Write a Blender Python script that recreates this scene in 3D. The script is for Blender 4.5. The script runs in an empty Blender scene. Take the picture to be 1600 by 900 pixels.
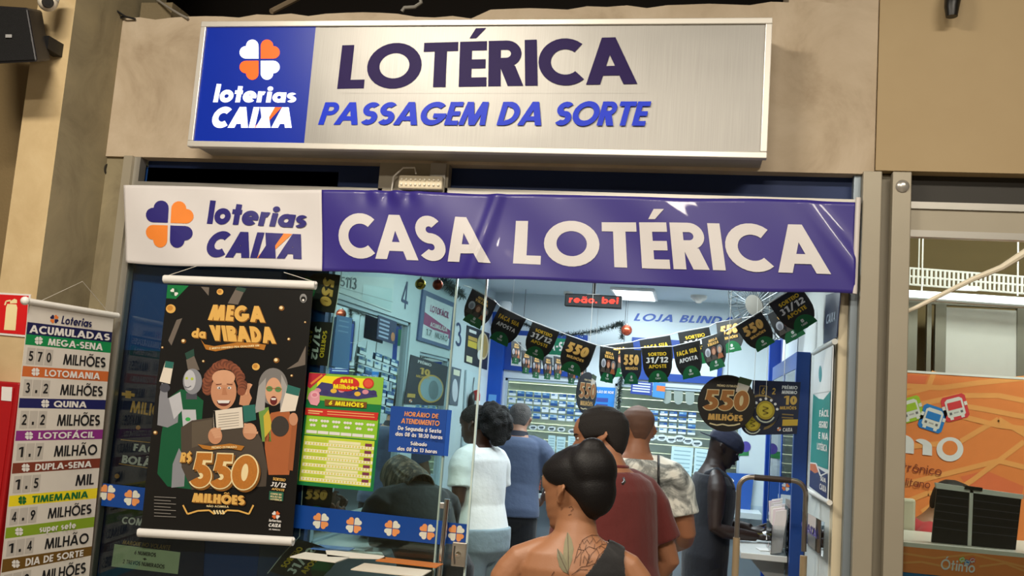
import bpy, bmesh, random
from math import sin, cos, pi, radians, sqrt, atan2, exp, hypot
from mathutils import Vector, Matrix
from mathutils.bvhtree import BVHTree
random.seed(7)
V = Vector
SC = bpy.context.scene
COL = SC.collection

# ---------------------------------------------------------------- camera
FPX = 1500.0
YAW, PITCH, ROLL = -0.19706581, 0.12091021, 0.0727157
CAM = V((0.0, -4.0, 1.62))
_cy, _sy, _cp, _sp, _cr, _sr = cos(YAW), sin(YAW), cos(PITCH), sin(PITCH), cos(ROLL), sin(ROLL)
_fw = V((_sy*_cp, _cy*_cp, _sp)); _r = V((_cy, -_sy, 0.0)); _u = _r.cross(_fw)
_rt = _cr*_r + _sr*_u; _up = -_sr*_r + _cr*_u
cd = bpy.data.cameras.new('camera'); cam = bpy.data.objects.new('camera', cd); COL.objects.link(cam)
cd.sensor_width = 36.0; cd.lens = FPX*36.0/1600.0; cd.clip_start = 0.05
cam.matrix_world = Matrix(((_rt.x, _up.x, -_fw.x, CAM.x), (_rt.y, _up.y, -_fw.y, CAM.y), (_rt.z, _up.z, -_fw.z, CAM.z), (0, 0, 0, 1)))
SC.camera = cam
SC.view_settings.view_transform = 'Standard'
SC.view_settings.look = 'None'
SC.view_settings.gamma = 1.0
SC.view_settings.use_curve_mapping = False
SC.view_settings.exposure = 0.0

# ---------------------------------------------------------------- world and lights
w = bpy.data.worlds.new('world'); SC.world = w; w.use_nodes = True
w.node_tree.nodes['Background'].inputs[0].default_value = (1.0, 0.86, 0.70, 1)
w.node_tree.nodes['Background'].inputs[1].default_value = 0.16

def area(name, loc, target, size, sizey, power, color):
    l = bpy.data.lights.new(name, 'AREA'); l.shape = 'RECTANGLE'; l.size = size; l.size_y = sizey
    l.energy = power; l.color = color
    o = bpy.data.objects.new(name, l); COL.objects.link(o); o.location = loc
    o.rotation_euler = (V(target) - V(loc)).to_track_quat('-Z', 'Y').to_euler()
    return o
WARM = (1.0, 0.90, 0.755); COOL = (0.86, 0.97, 1.0)
area('corridor_lamp', (-1.9, -2.7, 4.15), (-1.9, -1.9, 0), 1.3, 0.3, 125, WARM)
area('corridor_lamp', (1.6, -2.7, 4.15), (1.6, -1.9, 0), 1.3, 0.3, 75, WARM)
area('corridor_lamp', (-0.4, -5.2, 4.15), (-0.4, -4.0, 0), 1.3, 0.3, 130, WARM)
area('shop_ceiling_lamp', (-0.55, 1.0, 2.49), (-0.55, 1.0, 0), 1.2, 0.6, 30, COOL)
area('shop_ceiling_lamp', (-0.35, 2.7, 2.49), (-0.35, 2.7, 0), 1.0, 0.5, 36, COOL)
area('booth_lamp', (-2.15, 1.3, 2.45), (-2.15, 1.3, 0), 0.4, 2.0, 50, (0.93, 1.0, 0.95))
area('booth_lamp', (-0.6, 4.3, 2.45), (-0.6, 4.3, 0), 1.8, 0.4, 60, (0.95, 1.0, 0.9))
area('office_wall_fill', (1.7, 0.4, 3.0), (1.7, 1.6, 1.2), 1.2, 0.4, 46, (1.0, 0.95, 0.85))  # unseen fill light, added to brighten the orange office wall

def ray(x, y): return _rt*((x-800)/FPX) + _up*((450-y)/FPX) + _fw
def uy(x, y, Y): d = ray(x, y); return CAM + d*((Y-CAM.y)/d.y)
def ux(x, y, X): d = ray(x, y); return CAM + d*((X-CAM.x)/d.x)
def uz(x, y, Z): d = ray(x, y); return CAM + d*((Z-CAM.z)/d.z)
def hit(x, y, p, n): d = ray(x, y); return CAM + d*((p-CAM).dot(n)/d.dot(n))

# ---------------------------------------------------------------- materials
def lin(h):
    h = h.lstrip('#'); r = [int(h[i:i+2], 16)/255 for i in (0, 2, 4)]
    return tuple(c/12.92 if c <= .04045 else ((c+.055)/1.055)**2.4 for c in r) + (1.0,)
_mc = {}
def M(hexc, rough=0.6, metal=0.0, emit=0.0, vary=0.05, scale=18.0, bump=0.0, bscale=60.0, coat=0.0, sheen=0.0, spec=0.5):
    key = (hexc, rough, metal, emit, vary, scale, bump, bscale, coat, sheen, spec)
    if key in _mc: return _mc[key]
    m = bpy.data.materials.new('mat_' + hexc.lstrip('#')); m.use_nodes = True
    nt = m.node_tree; b = nt.nodes['Principled BSDF']; c = lin(hexc)
    b.inputs['Roughness'].default_value = rough; b.inputs['Metallic'].default_value = metal
    b.inputs['Coat Weight'].default_value = coat; b.inputs['Specular IOR Level'].default_value = spec
    if sheen: b.inputs['Sheen Weight'].default_value = sheen
    tc = nt.nodes.new('ShaderNodeTexCoord')
    n = nt.nodes.new('ShaderNodeTexNoise'); n.inputs['Scale'].default_value = scale; n.inputs['Detail'].default_value = 4
    nt.links.new(tc.outputs['Object'], n.inputs['Vector'])
    mx = nt.nodes.new('ShaderNodeMix'); mx.data_type = 'RGBA'
    mx.inputs[6].default_value = tuple(v*(1-vary) for v in c[:3]) + (1,)
    mx.inputs[7].default_value = tuple(min(1, v*(1+vary)) for v in c[:3]) + (1,)
    nt.links.new(n.outputs['Fac'], mx.inputs[0]); nt.links.new(mx.outputs[2], b.inputs['Base Color'])
    if emit:
        nt.links.new(mx.outputs[2], b.inputs['Emission Color']); b.inputs['Emission Strength'].default_value = emit
    if bump:
        n2 = nt.nodes.new('ShaderNodeTexNoise'); n2.inputs['Scale'].default_value = bscale; n2.inputs['Detail'].default_value = 5
        nt.links.new(tc.outputs['Object'], n2.inputs['Vector'])
        bp = nt.nodes.new('ShaderNodeBump'); bp.inputs['Strength'].default_value = bump; bp.inputs['Distance'].default_value = 0.02
        nt.links.new(n2.outputs['Fac'], bp.inputs['Height']); nt.links.new(bp.outputs['Normal'], b.inputs['Normal'])
    _mc[key] = m; return m

def ramp_mat(name, stops, scale=3.0, detail=6.0, rough=0.7, bump=0.0, stretch=(1, 1, 1), distort=0.0):
    m = bpy.data.materials.new(name); m.use_nodes = True; nt = m.node_tree; b = nt.nodes['Principled BSDF']
    b.inputs['Roughness'].default_value = rough
    tc = nt.nodes.new('ShaderNodeTexCoord'); mp = nt.nodes.new('ShaderNodeMapping'); mp.inputs['Scale'].default_value = stretch
    n = nt.nodes.new('ShaderNodeTexNoise'); n.inputs['Scale'].default_value = scale; n.inputs['Detail'].default_value = detail
    n.inputs['Roughness'].default_value = 0.62; n.inputs['Distortion'].default_value = distort
    nt.links.new(tc.outputs['Object'], mp.inputs['Vector']); nt.links.new(mp.outputs['Vector'], n.inputs['Vector'])
    cr = nt.nodes.new('ShaderNodeValToRGB'); e = cr.color_ramp.elements
    e[0].position, e[0].color = stops[0][0], lin(stops[0][1]); e[1].position, e[1].color = stops[-1][0], lin(stops[-1][1])
    for p, h in stops[1:-1]: k = e.new(p); k.color = lin(h)
    nt.links.new(n.outputs['Fac'], cr.inputs['Fac']); nt.links.new(cr.outputs['Color'], b.inputs['Base Color'])
    if bump:
        bp = nt.nodes.new('ShaderNodeBump'); bp.inputs['Strength'].default_value = bump; bp.inputs['Distance'].default_value = 0.01
        nt.links.new(n.outputs['Fac'], bp.inputs['Height']); nt.links.new(bp.outputs['Normal'], b.inputs['Normal'])
    return m

def glass_mat(name, tint, ior=1.45, rough=0.0):
    m = bpy.data.materials.new(name); m.use_nodes = True; nt = m.node_tree
    for n in list(nt.nodes): nt.nodes.remove(n)
    o = nt.nodes.new('ShaderNodeOutputMaterial'); mix = nt.nodes.new('ShaderNodeMixShader'); f = nt.nodes.new('ShaderNodeFresnel')
    t = nt.nodes.new('ShaderNodeBsdfTransparent'); g = nt.nodes.new('ShaderNodeBsdfGlossy')
    f.inputs['IOR'].default_value = ior; t.inputs[0].default_value = tint; g.inputs['Roughness'].default_value = rough
    nt.links.new(f.outputs[0], mix.inputs[0]); nt.links.new(t.outputs[0], mix.inputs[1]); nt.links.new(g.outputs[0], mix.inputs[2])
    nt.links.new(mix.outputs[0], o.inputs[0]); return m

GLASS = glass_mat('shop_glass', (0.86, 0.93, 0.91, 1)); CLEAR = glass_mat('clear_plastic', (0.93, 0.96, 0.97, 1))
PLASTER = ramp_mat('old_plaster', [(0.30, 'a39179'), (0.46, 'b8a78f'), (0.62, 'c4b49d'), (0.8, 'cdc0ae')], 2.6, 8, 0.85, 0.25, distort=0.6)
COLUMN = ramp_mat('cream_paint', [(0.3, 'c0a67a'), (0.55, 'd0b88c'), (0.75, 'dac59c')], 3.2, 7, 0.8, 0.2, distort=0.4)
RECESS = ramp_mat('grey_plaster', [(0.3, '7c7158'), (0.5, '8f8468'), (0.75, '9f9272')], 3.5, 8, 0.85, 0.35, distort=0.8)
PANEL = ramp_mat('beige_panel', [(0.3, 'a8916a'), (0.7, 'b09a73')], 1.6, 4, 0.62, 0.03)
DARKV = M('1a140e', 0.9, bump=0.1); ALU = M('b9b6ae', 0.38, 0.75, vary=0.03); STEEL = M('a39b89', 0.5, 0.25, vary=0.06, scale=6)
CHROME = M('d8d8d6', 0.12, 1.0, vary=0.02); WHITE = M('eceae6', 0.5); BLACK = M('0c0c0d', 0.45); OFFW = M('dcd8cf', 0.55)

# ---------------------------------------------------------------- mesh builder
class B:
    """collects polygons (world coordinates) into ONE mesh object"""
    def __init__(s, f=None): s.v = []; s.f = []; s.m = []; s.mats = []; s.f2 = f; s.sm = []
    def mi(s, m):
        if m not in s.mats: s.mats.append(m)
        return s.mats.index(m)
    def face(s, pts, m, smooth=False):
        k = len(s.v); s.v += [V(p) for p in pts]; s.f.append(tuple(range(k, k+len(pts)))); s.m.append(s.mi(m)); s.sm.append(smooth)
    def mesh(s, vs, fs, m, smooth=False):
        k = len(s.v); s.v += [V(p) for p in vs]; i = s.mi(m)
        for f in fs: s.f.append(tuple(a+k for a in f)); s.m.append(i); s.sm.append(smooth)
    # --- flat drawing through the mapping f2(x, y, lift)
    sub = 0
    def poly(s, pts, m, l=0.0006):
        if not s.sub: return s.face([s.f2(x, y, l) for x, y in pts], m)
        n = len(pts)
        if n == 4:
            L = lambda a, b: hypot(a[0]-b[0], a[1]-b[1])
            nu = max(1, int(max(L(pts[0], pts[1]), L(pts[3], pts[2]))/s.sub)+1); nv = max(1, int(max(L(pts[0], pts[3]), L(pts[1], pts[2]))/s.sub)+1)
            g = lambda u, v: (lerp(lerp(pts[0][0], pts[1][0], u), lerp(pts[3][0], pts[2][0], u), v), lerp(lerp(pts[0][1], pts[1][1], u), lerp(pts[3][1], pts[2][1], u), v))
            for i in range(nu):
                for j in range(nv): s.face([s.f2(*g(a/nu, b_/nv), l) for a, b_ in ((i, j), (i+1, j), (i+1, j+1), (i, j+1))], m)
        else:
            c = (sum(p[0] for p in pts)/n, sum(p[1] for p in pts)/n); K = 4
            for i in range(n):
                a, d = pts[i], pts[(i+1) % n]
                q = lambda p, t: (lerp(c[0], p[0], t), lerp(c[1], p[1], t))
                for k in range(K):
                    t0, t1 = k/K, (k+1)/K
                    s.face([s.f2(*p, l) for p in ([q(a, t0), q(a, t1), q(d, t1), q(d, t0)] if k else [c, q(a, t1), q(d, t1)])], m)
    def rect(s, x0, y0, x1, y1, m, l=0.0006): s.poly([(x0, y0), (x1, y0), (x1, y1), (x0, y1)], m, l)
    def disc(s, cx, cy, rx, ry, m, l=0.0006, n=28, a0=0, a1=360):
        full = abs(a1-a0) >= 360
        s.poly([(cx+rx*cos(radians(a0+(a1-a0)*i/n)), cy+ry*sin(radians(a0+(a1-a0)*i/n))) for i in range(n if full else n+1)], m, l)
    def line(s, pts, wd, m, l=0.0006):
        for a, b in zip(pts, pts[1:]):
            d = hypot(b[0]-a[0], b[1]-a[1]) or 1; nx, ny = -(b[1]-a[1])/d*wd/2, (b[0]-a[0])/d*wd/2
            s.poly([(a[0]+nx, a[1]+ny), (b[0]+nx, b[1]+ny), (b[0]-nx, b[1]-ny), (a[0]-nx, a[1]-ny)], m, l)
    def text(s, t, q, m, l=0.0012, wt=0.2, slant=0.0, sp=0.09):
        polys, W = layout(t, wt, sp, slant)
        (ax, ay), (bx, by), (cx, cy), (dx, dy) = q      # TL TR BR BL of the capitals
        for pi_, p in enumerate(polys):
            o = []
            for x, y in p:
                u = x/W; o.append((dx+(cx-dx)*u + y*((ax-dx)*(1-u)+(bx-cx)*u), dy+(cy-dy)*u + y*((ay-dy)*(1-u)+(by-cy)*u)))
            s.poly(o, m, l + pi_*0.00003)
    # --- solids
    def box(s, x0, y0, z0, x1, y1, z1, m):
        vs = [(x, y, z) for z in (z0, z1) for y in (y0, y1) for x in (x0, x1)]
        s.mesh(vs, [(0, 2, 3, 1), (4, 5, 7, 6), (0, 1, 5, 4), (2, 6, 7, 3), (0, 4, 6, 2), (1, 3, 7, 5)], m)
    def obox(s, c, ax, ay, az, m):
        c = V(c); ax, ay, az = V(ax), V(ay), V(az)
        vs = [c+ax*i+ay*j+az*k for k in (-1, 1) for j in (-1, 1) for i in (-1, 1)]
        s.mesh(vs, [(0, 2, 3, 1), (4, 5, 7, 6), (0, 1, 5, 4), (2, 6, 7, 3), (0, 4, 6, 2), (1, 3, 7, 5)], m)
    def prism(s, pts, d, m, mside=None):
        """polygon of world points pushed along vector d"""
        n = len(pts); d = V(d); a = [V(p) for p in pts]; b = [p+d for p in a]
        s.face(a, m); s.face(list(reversed(b)), mside or m)
        for i in range(n): s.face([a[i], b[i], b[(i+1) % n], a[(i+1) % n]], mside or m)
    def tube(s, pts, r, m, n=10, cap=True):
        pts = [V(p) for p in pts]; rs = r if isinstance(r, (list, tuple)) else [r]*len(pts)
        rings = []; prev = None
        for i, p in enumerate(pts):
            t = (pts[min(i+1, len(pts)-1)] - pts[max(i-1, 0)])
            t = t.normalized() if t.length > 1e-9 else V((0, 0, 1))
            if prev is None: a = t.orthogonal().normalized()
            else:
                a = prev - t*prev.dot(t); a = a.normalized() if a.length > 1e-6 else t.orthogonal().normalized()
            prev = a; b = t.cross(a)
            rings.append([p + (a*cos(2*pi*k/n)+b*sin(2*pi*k/n))*rs[i] for k in range(n)])
        vs = [q for R in rings for q in R]; fs = []
        for i in range(len(rings)-1):
            for k in range(n): fs.append((i*n+k, i*n+(k+1) % n, (i+1)*n+(k+1) % n, (i+1)*n+k))
        if cap: fs += [tuple(range(n-1, -1, -1)), tuple(range((len(rings)-1)*n, len(rings)*n))]
        s.mesh(vs, fs, m, True)
    def lathe(s, base, axis, prof, m, n=24):
        """prof: (radius, height) along axis"""
        base = V(base); axis = V(axis).normalized(); a = axis.orthogonal().normalized(); b = axis.cross(a); vs = []; fs = []
        for r, h in prof:
            for k in range(n): vs.append(base+axis*h+(a*cos(2*pi*k/n)+b*sin(2*pi*k/n))*r)
        for i in range(len(prof)-1):
            for k in range(n): fs.append((i*n+k, i*n+(k+1) % n, (i+1)*n+(k+1) % n, (i+1)*n+k))
        fs += [tuple(range(n-1, -1, -1)), tuple(range((len(prof)-1)*n, len(prof)*n))]
        s.mesh(vs, fs, m, True)
    def ball(s, c, r, m, n=14):
        c = V(c); r = r if isinstance(r, (list, tuple)) else (r, r, r); vs = [c+V((0, 0, -r[2]))]; fs = []
        for i in range(1, n):
            a = pi*i/n - pi/2
            for k in range(2*n): t = pi*k/n; vs.append(c+V((r[0]*cos(a)*cos(t), r[1]*cos(a)*sin(t), r[2]*sin(a))))
        vs.append(c+V((0, 0, r[2]))); w_ = 2*n
        for k in range(w_): fs.append((0, 1+(k+1) % w_, 1+k)); fs.append((len(vs)-1, 1+(n-2)*w_+k, 1+(n-2)*w_+(k+1) % w_))
        for i in range(n-2):
            for k in range(w_): fs.append((1+i*w_+k, 1+i*w_+(k+1) % w_, 1+(i+1)*w_+(k+1) % w_, 1+(i+1)*w_+k))
        s.mesh(vs, fs, m, True)
    def build(s, name, parent=None, label=None, bevel=0.0, weld=False):
        off = parent.matrix_world.translation if parent else V((0, 0, 0))
        if parent: off = wloc(parent)
        me = bpy.data.meshes.new(name)
        if not parent and s.v:
            mn = V((min(p.x for p in s.v), min(p.y for p in s.v), min(p.z for p in s.v))); mxx = V((max(p.x for p in s.v), max(p.y for p in s.v), max(p.z for p in s.v)))
            off = V(((mn.x+mxx.x)/2, (mn.y+mxx.y)/2, mn.z))
        me.from_pydata([p-off for p in s.v], [], s.f)
        for m in s.mats: me.materials.append(m)
        for p, i, sm in zip(me.polygons, s.m, s.sm): p.material_index = i; p.use_smooth = sm
        if weld:
            bm = bmesh.new(); bm.from_mesh(me); bmesh.ops.remove_doubles(bm, verts=bm.verts, dist=1e-5); bm.to_mesh(me); bm.free()
        if any(s.sm): me.set_sharp_from_angle(angle=radians(40))
        o = bpy.data.objects.new(name, me); COL.objects.link(o)
        if parent: o.parent = parent
        else: o.location = off
        if bevel:
            b = o.modifiers.new('edge', 'BEVEL'); b.width = bevel; b.segments = 2; b.limit_method = 'ANGLE'; b.harden_normals = False
        if label: o['label'] = label
        return o
def wloc(o):
    l = V((0, 0, 0))
    while o: l += V(o.location); o = o.parent
    return l
def thing(name, label, cat, loc, group=None):
    o = bpy.data.objects.new(name, None); COL.objects.link(o); o.location = loc; o.empty_display_size = 0.05
    return tag(o, label, cat, group)
def tag(o, label, cat, group=None):
    o['label'] = label; o['category'] = cat
    if group: o['group'] = group
    return o
def struct(o): o['kind'] = 'structure'; return o
def plane_f(p, n):
    p = V(p); n = V(n).normalized()
    return lambda x, y, l: hit(x, y, p, n) + n*l
def yplane(Y): return plane_f((0, Y, 0), (0, -1, 0))

# ---------------------------------------------------------------- geometric lettering
def _r(x0, y0, x1, y1): return [(x0, y0), (x1, y0), (x1, y1), (x0, y1)]
def _p(xb, xt, w, y0=0.0, y1=1.0): return [(xb, y0), (xb+w, y0), (xt+w, y1), (xt, y1)]
def _ring(cx, cy, rx, ry, t, a0=0, a1=360, n=None):
    n = n or max(6, int(abs(a1-a0)/12)); o = []
    for i in range(n):
        a, b = radians(a0+(a1-a0)*i/n), radians(a0+(a1-a0)*(i+1)/n)
        o.append([(cx+rx*cos(a), cy+ry*sin(a)), (cx+rx*cos(b), cy+ry*sin(b)), (cx+(rx-t)*cos(b), cy+(ry-t)*sin(b)), (cx+(rx-t)*cos(a), cy+(ry-t)*sin(a))])
    return o
def _disc(cx, cy, r): return [[(cx+r*cos(pi*i/8), cy+r*sin(pi*i/8)) for i in range(16)]]
def _S(t, x=0.0, sx=1.06, h=1.0):
    r = (h-t)/4+t/2
    return [[(x+px*sx, py) for px, py in q] for q in _ring(r, h-r, r, r, t, 38, 270) + _ring(r, r, r, r, t, 90, -142)], x+2*r*sx
def _bowl(t, x, y0, y1, w):
    h = (y1-y0)/2; c = max(x+w-h, x)
    return [_r(x, y1-t, c, y1), _r(x, y0, c, y0+t)] + _ring(c, (y0+y1)/2, min(h, w), h, t, -90, 90)
ACC = {'É': ('E', 1), 'Á': ('A', 1), 'Ó': ('O', 1), 'Õ': ('O', 2), 'Ã': ('A', 2), 'À': ('A', 3), 'á': ('a', 1), 'à': ('a', 3), 'ã': ('a', 2), 'ó': ('o', 1), 'ô': ('o', 4), 'õ': ('o', 2), 'Ê': ('E', 4), 'Ç': ('C', 5), 'ç': ('c', 5), 'é': ('e', 1)}
def glyph(ch, t):
    if ch in ACC:
        base, k = ACC[ch]; p, w = glyph(base, t); p = list(p); c = w/2; y = (1.07 if base.isupper() else 0.80)
        if k == 1: p.append([(c-.08, y), (c+.05, y), (c+.24, y+.22), (c+.04, y+.22)])
        elif k == 3: p.append([(c-.05, y), (c+.08, y), (c-.04, y+.2), (c-.24, y+.2)])
        elif k == 2: p += [[(c-.26, y+.02), (c-.16, y+.02), (c-.06, y+.16), (c-.18, y+.17)], [(c-.18, y+.17), (c-.06, y+.17), (c+.18, y+.03), (c+.06, y+.02)], [(c+.06, y+.03), (c+.18, y+.03), (c+.27, y+.17), (c+.17, y+.17)]]
        elif k == 4: p += [[(c-.2, y), (c-.06, y), (c+.04, y+.18), (c-.06, y+.18)], [(c+.2, y), (c+.06, y), (c-.04, y+.18), (c+.06, y+.18)]]
        else: p.append([(c-.04, -.02), (c+.1, -.02), (c+.02, -.22), (c-.12, -.22)])
        return p, w
    h = t*0.86
    if ch == 'A': w = t*1.12; W = .80+t*.7; return [_p(0, W/2-w/2, w), _p(W-w, W/2-w/2, w), _r(.2, .19, W-.2, .19+h)], W
    if ch == 'B': return [_r(0, 0, t, 1)] + _bowl(h, t*.9, .48, 1, .40) + _bowl(h, t*.9, 0, .56, .45), .62
    if ch == 'C': return _ring(.5, .5, .51, .51, t, 48, 312), .84
    if ch == 'D': return [_r(0, 0, t, 1), _r(t*.9, 1-h, .28, 1), _r(t*.9, 0, .28, h)] + _ring(.28, .5, .5, .5, t, -90, 90), .78
    if ch == 'E': return [_r(0, 0, t, 1), _r(0, 0, .52, h), _r(0, 1-h, .52, 1), _r(0, .5-h/2, .5, .5+h/2)], .52
    if ch == 'F': return [_r(0, 0, t, 1), _r(0, 1-h, .5, 1), _r(0, .5-h/2, .47, .5+h/2)], .5
    if ch == 'G': return _ring(.5, .5, .51, .51, t, 45, 360) + [_r(.5, .5-h, 1.0, .5)], 1.0
    if ch == 'H': return [_r(0, 0, t, 1), _r(.72-t, 0, .72, 1), _r(0, .5-h/2, .72, .5+h/2)], .72
    if ch == 'I': return [_r(0, 0, t, 1)], t
    if ch == 'J': return [_r(.36-t, .22, .36, 1)] + _ring(.14, .22, .22, .22, t, -160, 0), .36
    if ch == 'K': return [_r(0, 0, t, 1), _p(t*.6, .42, t*1.25, .42, 1), [(t*.9, .5), (t*1.3, .66), (.72, 0), (.72-t*1.4, 0)]], .72
    if ch == 'L': return [_r(0, 0, t, 1), _r(0, 0, .5, h)], .5
    if ch == 'M': W = .98+t*.4; return [_p(0, .12, t), _p(W-t, W-.12-t, t), _p(W/2-t*.55, .12, t*1.1), _p(W/2-t*.55, W-.12-t*1.1, t*1.1)], W
    if ch == 'N': return [_r(0, 0, t, 1), _r(.78-t, 0, .78, 1), _p(.78-t*1.15, 0, t*1.15)], .78
    if ch == 'O': return _ring(.51, .5, .52, .52, t), 1.02
    if ch == 'P': return [_r(0, 0, t, 1)] + _bowl(h, t*.9, .42, 1, .42), .58
    if ch == 'Q': return _ring(.51, .5, .52, .52, t) + [_p(.8, .5, t, -.02, .4)], 1.02
    if ch == 'R': return [_r(0, 0, t, 1), _p(.66-t*1.25, t*.9, t*1.25, 0, .45)] + _bowl(h, t*.9, .42, 1, .42), .66
    if ch == 'S': return _S(t)
    if ch == 'T': return [_r(.33-t/2, 0, .33+t/2, 1), _r(0, 1-h, .66, 1)], .66
    if ch == 'U': return [_r(0, .3, t, 1), _r(.66-t, .3, .66, 1)] + _ring(.33, .33, .33, .34, t, 180, 360), .66
    if ch == 'V': w = t*1.12; W = .86; return [_p(W/2-w/2, 0, w), _p(W/2-w/2, W-w, w)], W
    if ch == 'W': w = t*1.05; return [_p(.3, 0, w), _p(.3, .6-w/2, w), _p(.9-w/2, .6-w/2, w), _p(.9-w/2, 1.2-w*.4, w)], 1.2+w*.6
    if ch == 'X': w = t*1.25; return [_p(0, .74-w, w), _p(.74-w, 0, w)], .74
    if ch == 'Y': w = t*1.15; return [_r(.38-t/2, 0, .38+t/2, .45), _p(.38-w/2, 0, w, .4, 1), _p(.38-w/2, .76-w, w, .4, 1)], .76
    if ch == 'Z': return [_r(0, 1-h, .62, 1), _r(0, 0, .62, h), _p(0, .62-t*1.3, t*1.3)], .62
    if ch == '0': return _ring(.33, .5, .33, .5, t), .66
    if ch == '1': return [_r(.2, 0, .2+t, 1), [(0, .72), (0, .9), (.2, 1), (.2, .82)]], .2+t
    if ch == '2': return _ring(.31, .7, .31, .3, t, -25, 170) + [[(0, h*.6), (t*1.3, h*.6), (.60, .58), (.38, .58)], _r(0, 0, .62, h)], .62
    if ch == '3': return _ring(.29, .74, .27, .26, t*.9, -90, 150) + _ring(.29, .29, .31, .29, t*.95, -150, 90), .6
    if ch == '4': return [_r(.4, 0, .4+t, 1), _r(0, .2, .72, .2+h), _p(0, .4, t, .2+h*.6, 1)], .72
    if ch == '5': return [_r(.1, 1-h, .58, 1), _p(.06, .12, t*.95, .5, 1)] + _ring(.29, .33, .33, .33, t, -150, 125), .62
    if ch == '6': return _ring(.32, .32, .32, .32, t) + [_p(.02, .34, t*1.2, .4, 1)], .64
    if ch == '7': return [_r(0, 1-h, .6, 1), _p(.1, .6-t*1.15, t*1.15)], .6
    if ch == '8': return _ring(.31, .745, .27, .255, t*.9) + _ring(.31, .285, .31, .285, t*.95), .62
    if ch == '9': return _ring(.32, .68, .32, .32, t) + [_p(.3-t*1.2, .62-t*1.2, t*1.2, 0, .6)], .64
    x = .70
    if ch == 'a': return _ring(.34, .35, .35, .36, t) + [_r(.7-t, 0, .7, x)], .7
    if ch == 'b': return _ring(.36, .35, .35, .36, t) + [_r(0, 0, t, 1)], .7
    if ch == 'c': return _ring(.35, .35, .36, .36, t, 50, 310), .58
    if ch == 'd': return _ring(.34, .35, .35, .36, t) + [_r(.7-t, 0, .7, 1)], .7
    if ch == 'e': return _ring(.35, .35, .36, .36, t, 0, 318) + [_r(.06, .35-h*.45, .70, .35+h*.3)], .7
    if ch == 'f': return [_r(.1, 0, .1+t, .8), _r(0, .7-h, .42, .7)] + _ring(.1+t+.1, .78, .1+t, .22, t, 80, 180), .42
    if ch == 'g': return _ring(.34, .35, .35, .36, t) + [_r(.7-t, -.1, .7, x)] + _ring(.38, -.08, .32, .2, t*.9, 200, 360), .7
    if ch == 'h': return [_r(0, 0, t, 1), _r(.6-t, 0, .6, .42)] + _ring(.3, .4, .3, .31, t, 0, 150), .6
    if ch == 'i': return [_r(.02, 0, .02+t, x)] + _disc(.02+t/2, .9, t*.62), t+.04
    if ch == 'j': return [_r(.12, -.2, .12+t, x)] + _disc(.12+t/2, .9, t*.62), t+.14
    if ch == 'l': return [_r(0, 0, t, 1)], t
    if ch == 'm': return [_r(0, 0, t, x), _r(.52-t, 0, .52, .45), _r(1.02-t, 0, 1.02, .45)] + _ring(.27, .44, .25, .27, t, 0, 150) + _ring(.77, .44, .25, .27, t, 0, 150), 1.02
    if ch == 'n': return [_r(0, 0, t, x), _r(.6-t, 0, .6, .42)] + _ring(.3, .4, .3, .31, t, 0, 150), .6
    if ch == 'o': return _ring(.35, .35, .36, .36, t), .7
    if ch == 'p': return _ring(.36, .35, .35, .36, t) + [_r(0, -.3, t, x)], .7
    if ch == 'r': return [_r(0, 0, t, x)] + _ring(.3, .42, .3, .29, t, 70, 160), .42
    if ch == 's': return _S(t*.85, 0, 1.1, .71)
    if ch == 't': return [_r(.11, 0, .11+t, .95), _r(0, .7-h, .42, .7)], .42
    if ch == 'u': return [_r(0, .28, t, x), _r(.6-t, 0, .6, x)] + _ring(.3, .3, .3, .31, t, 180, 330), .6
    if ch == 'v': w = t*1.1; return [_p(.3-w/2, 0, w, 0, x), _p(.3-w/2, .6-w, w, 0, x)], .6
    if ch == 'x': w = t*1.2; return [_p(0, .6-w, w, 0, x), _p(.6-w, 0, w, 0, x)], .6
    if ch == '.': return [_r(0, 0, t, t)], t
    if ch == ':': return [_r(0, .05, t, .05+t), _r(0, .5, t, .5+t)], t
    if ch == '-': return [_r(0, .36, .34, .36+h)], .34
    if ch == '+': return [_r(0, .5-t/2, .6, .5+t/2), _r(.3-t/2, .2, .3+t/2, .8)], .6
    if ch == '/': return [_p(0, .42, t*.9, -.1, 1.1)], .42+t
    if ch == '$': p, w = _S(t); return p + [_r(w/2-t*.3, -.1, w/2+t*.3, 1.1)], w
    if ch == '!': return [_r(0, 0, t, t), _r(0, .3, t, 1)], t
    return [], .34
_lc = {}
def layout(t, wt, sp, slant):
    k = (t, wt, sp, slant)
    if k in _lc: return _lc[k]
    x = 0; o = []
    for ch in t:
        if ch == ' ': x += .42; continue
        p, w_ = glyph(ch, wt)
        for q in p: o.append([(a+x+slant*b, b) for a, b in q])
        x += w_ + sp
    W = max(x-sp + slant, 0.05); _lc[k] = (o, W); return o, W

def petal(cx, cy, sx, sy, gap):
    """one heart shaped leaf, point at the centre; sx, sy carry size and direction"""
    pts = [(0, 0), (0, .66)] + [(.33+.33*cos(radians(a)), .66+.34*sin(radians(a))) for a in range(160, -1, -20)] + [(.66+.34*cos(radians(a)), .33+.33*sin(radians(a))) for a in range(70, -91, -20)]
    gx, gy = (gap if sx > 0 else -gap), (gap if sy > 0 else -gap)
    return [(cx+gx+x*sx, cy+gy+y*sy) for x, y in pts]
def clover(b, cx, cy, r, mats, l=0.0012, rot=0.0, gap=None):
    """mats: upper left, upper right, lower left, lower right (pixel/down y axis)"""
    gap = r*.05 if gap is None else gap
    for (sx, sy), m in zip(((-1, -1), (1, -1), (-1, 1), (1, 1)), mats):
        p = petal(0, 0, sx*r*.95, sy*r*.95, gap)
        b.poly([(cx+x*cos(rot)-y*sin(rot), cy+x*sin(rot)+y*cos(rot)) for x, y in p], m, l)
def lerp(a, b, t): return a+(b-a)*t
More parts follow.
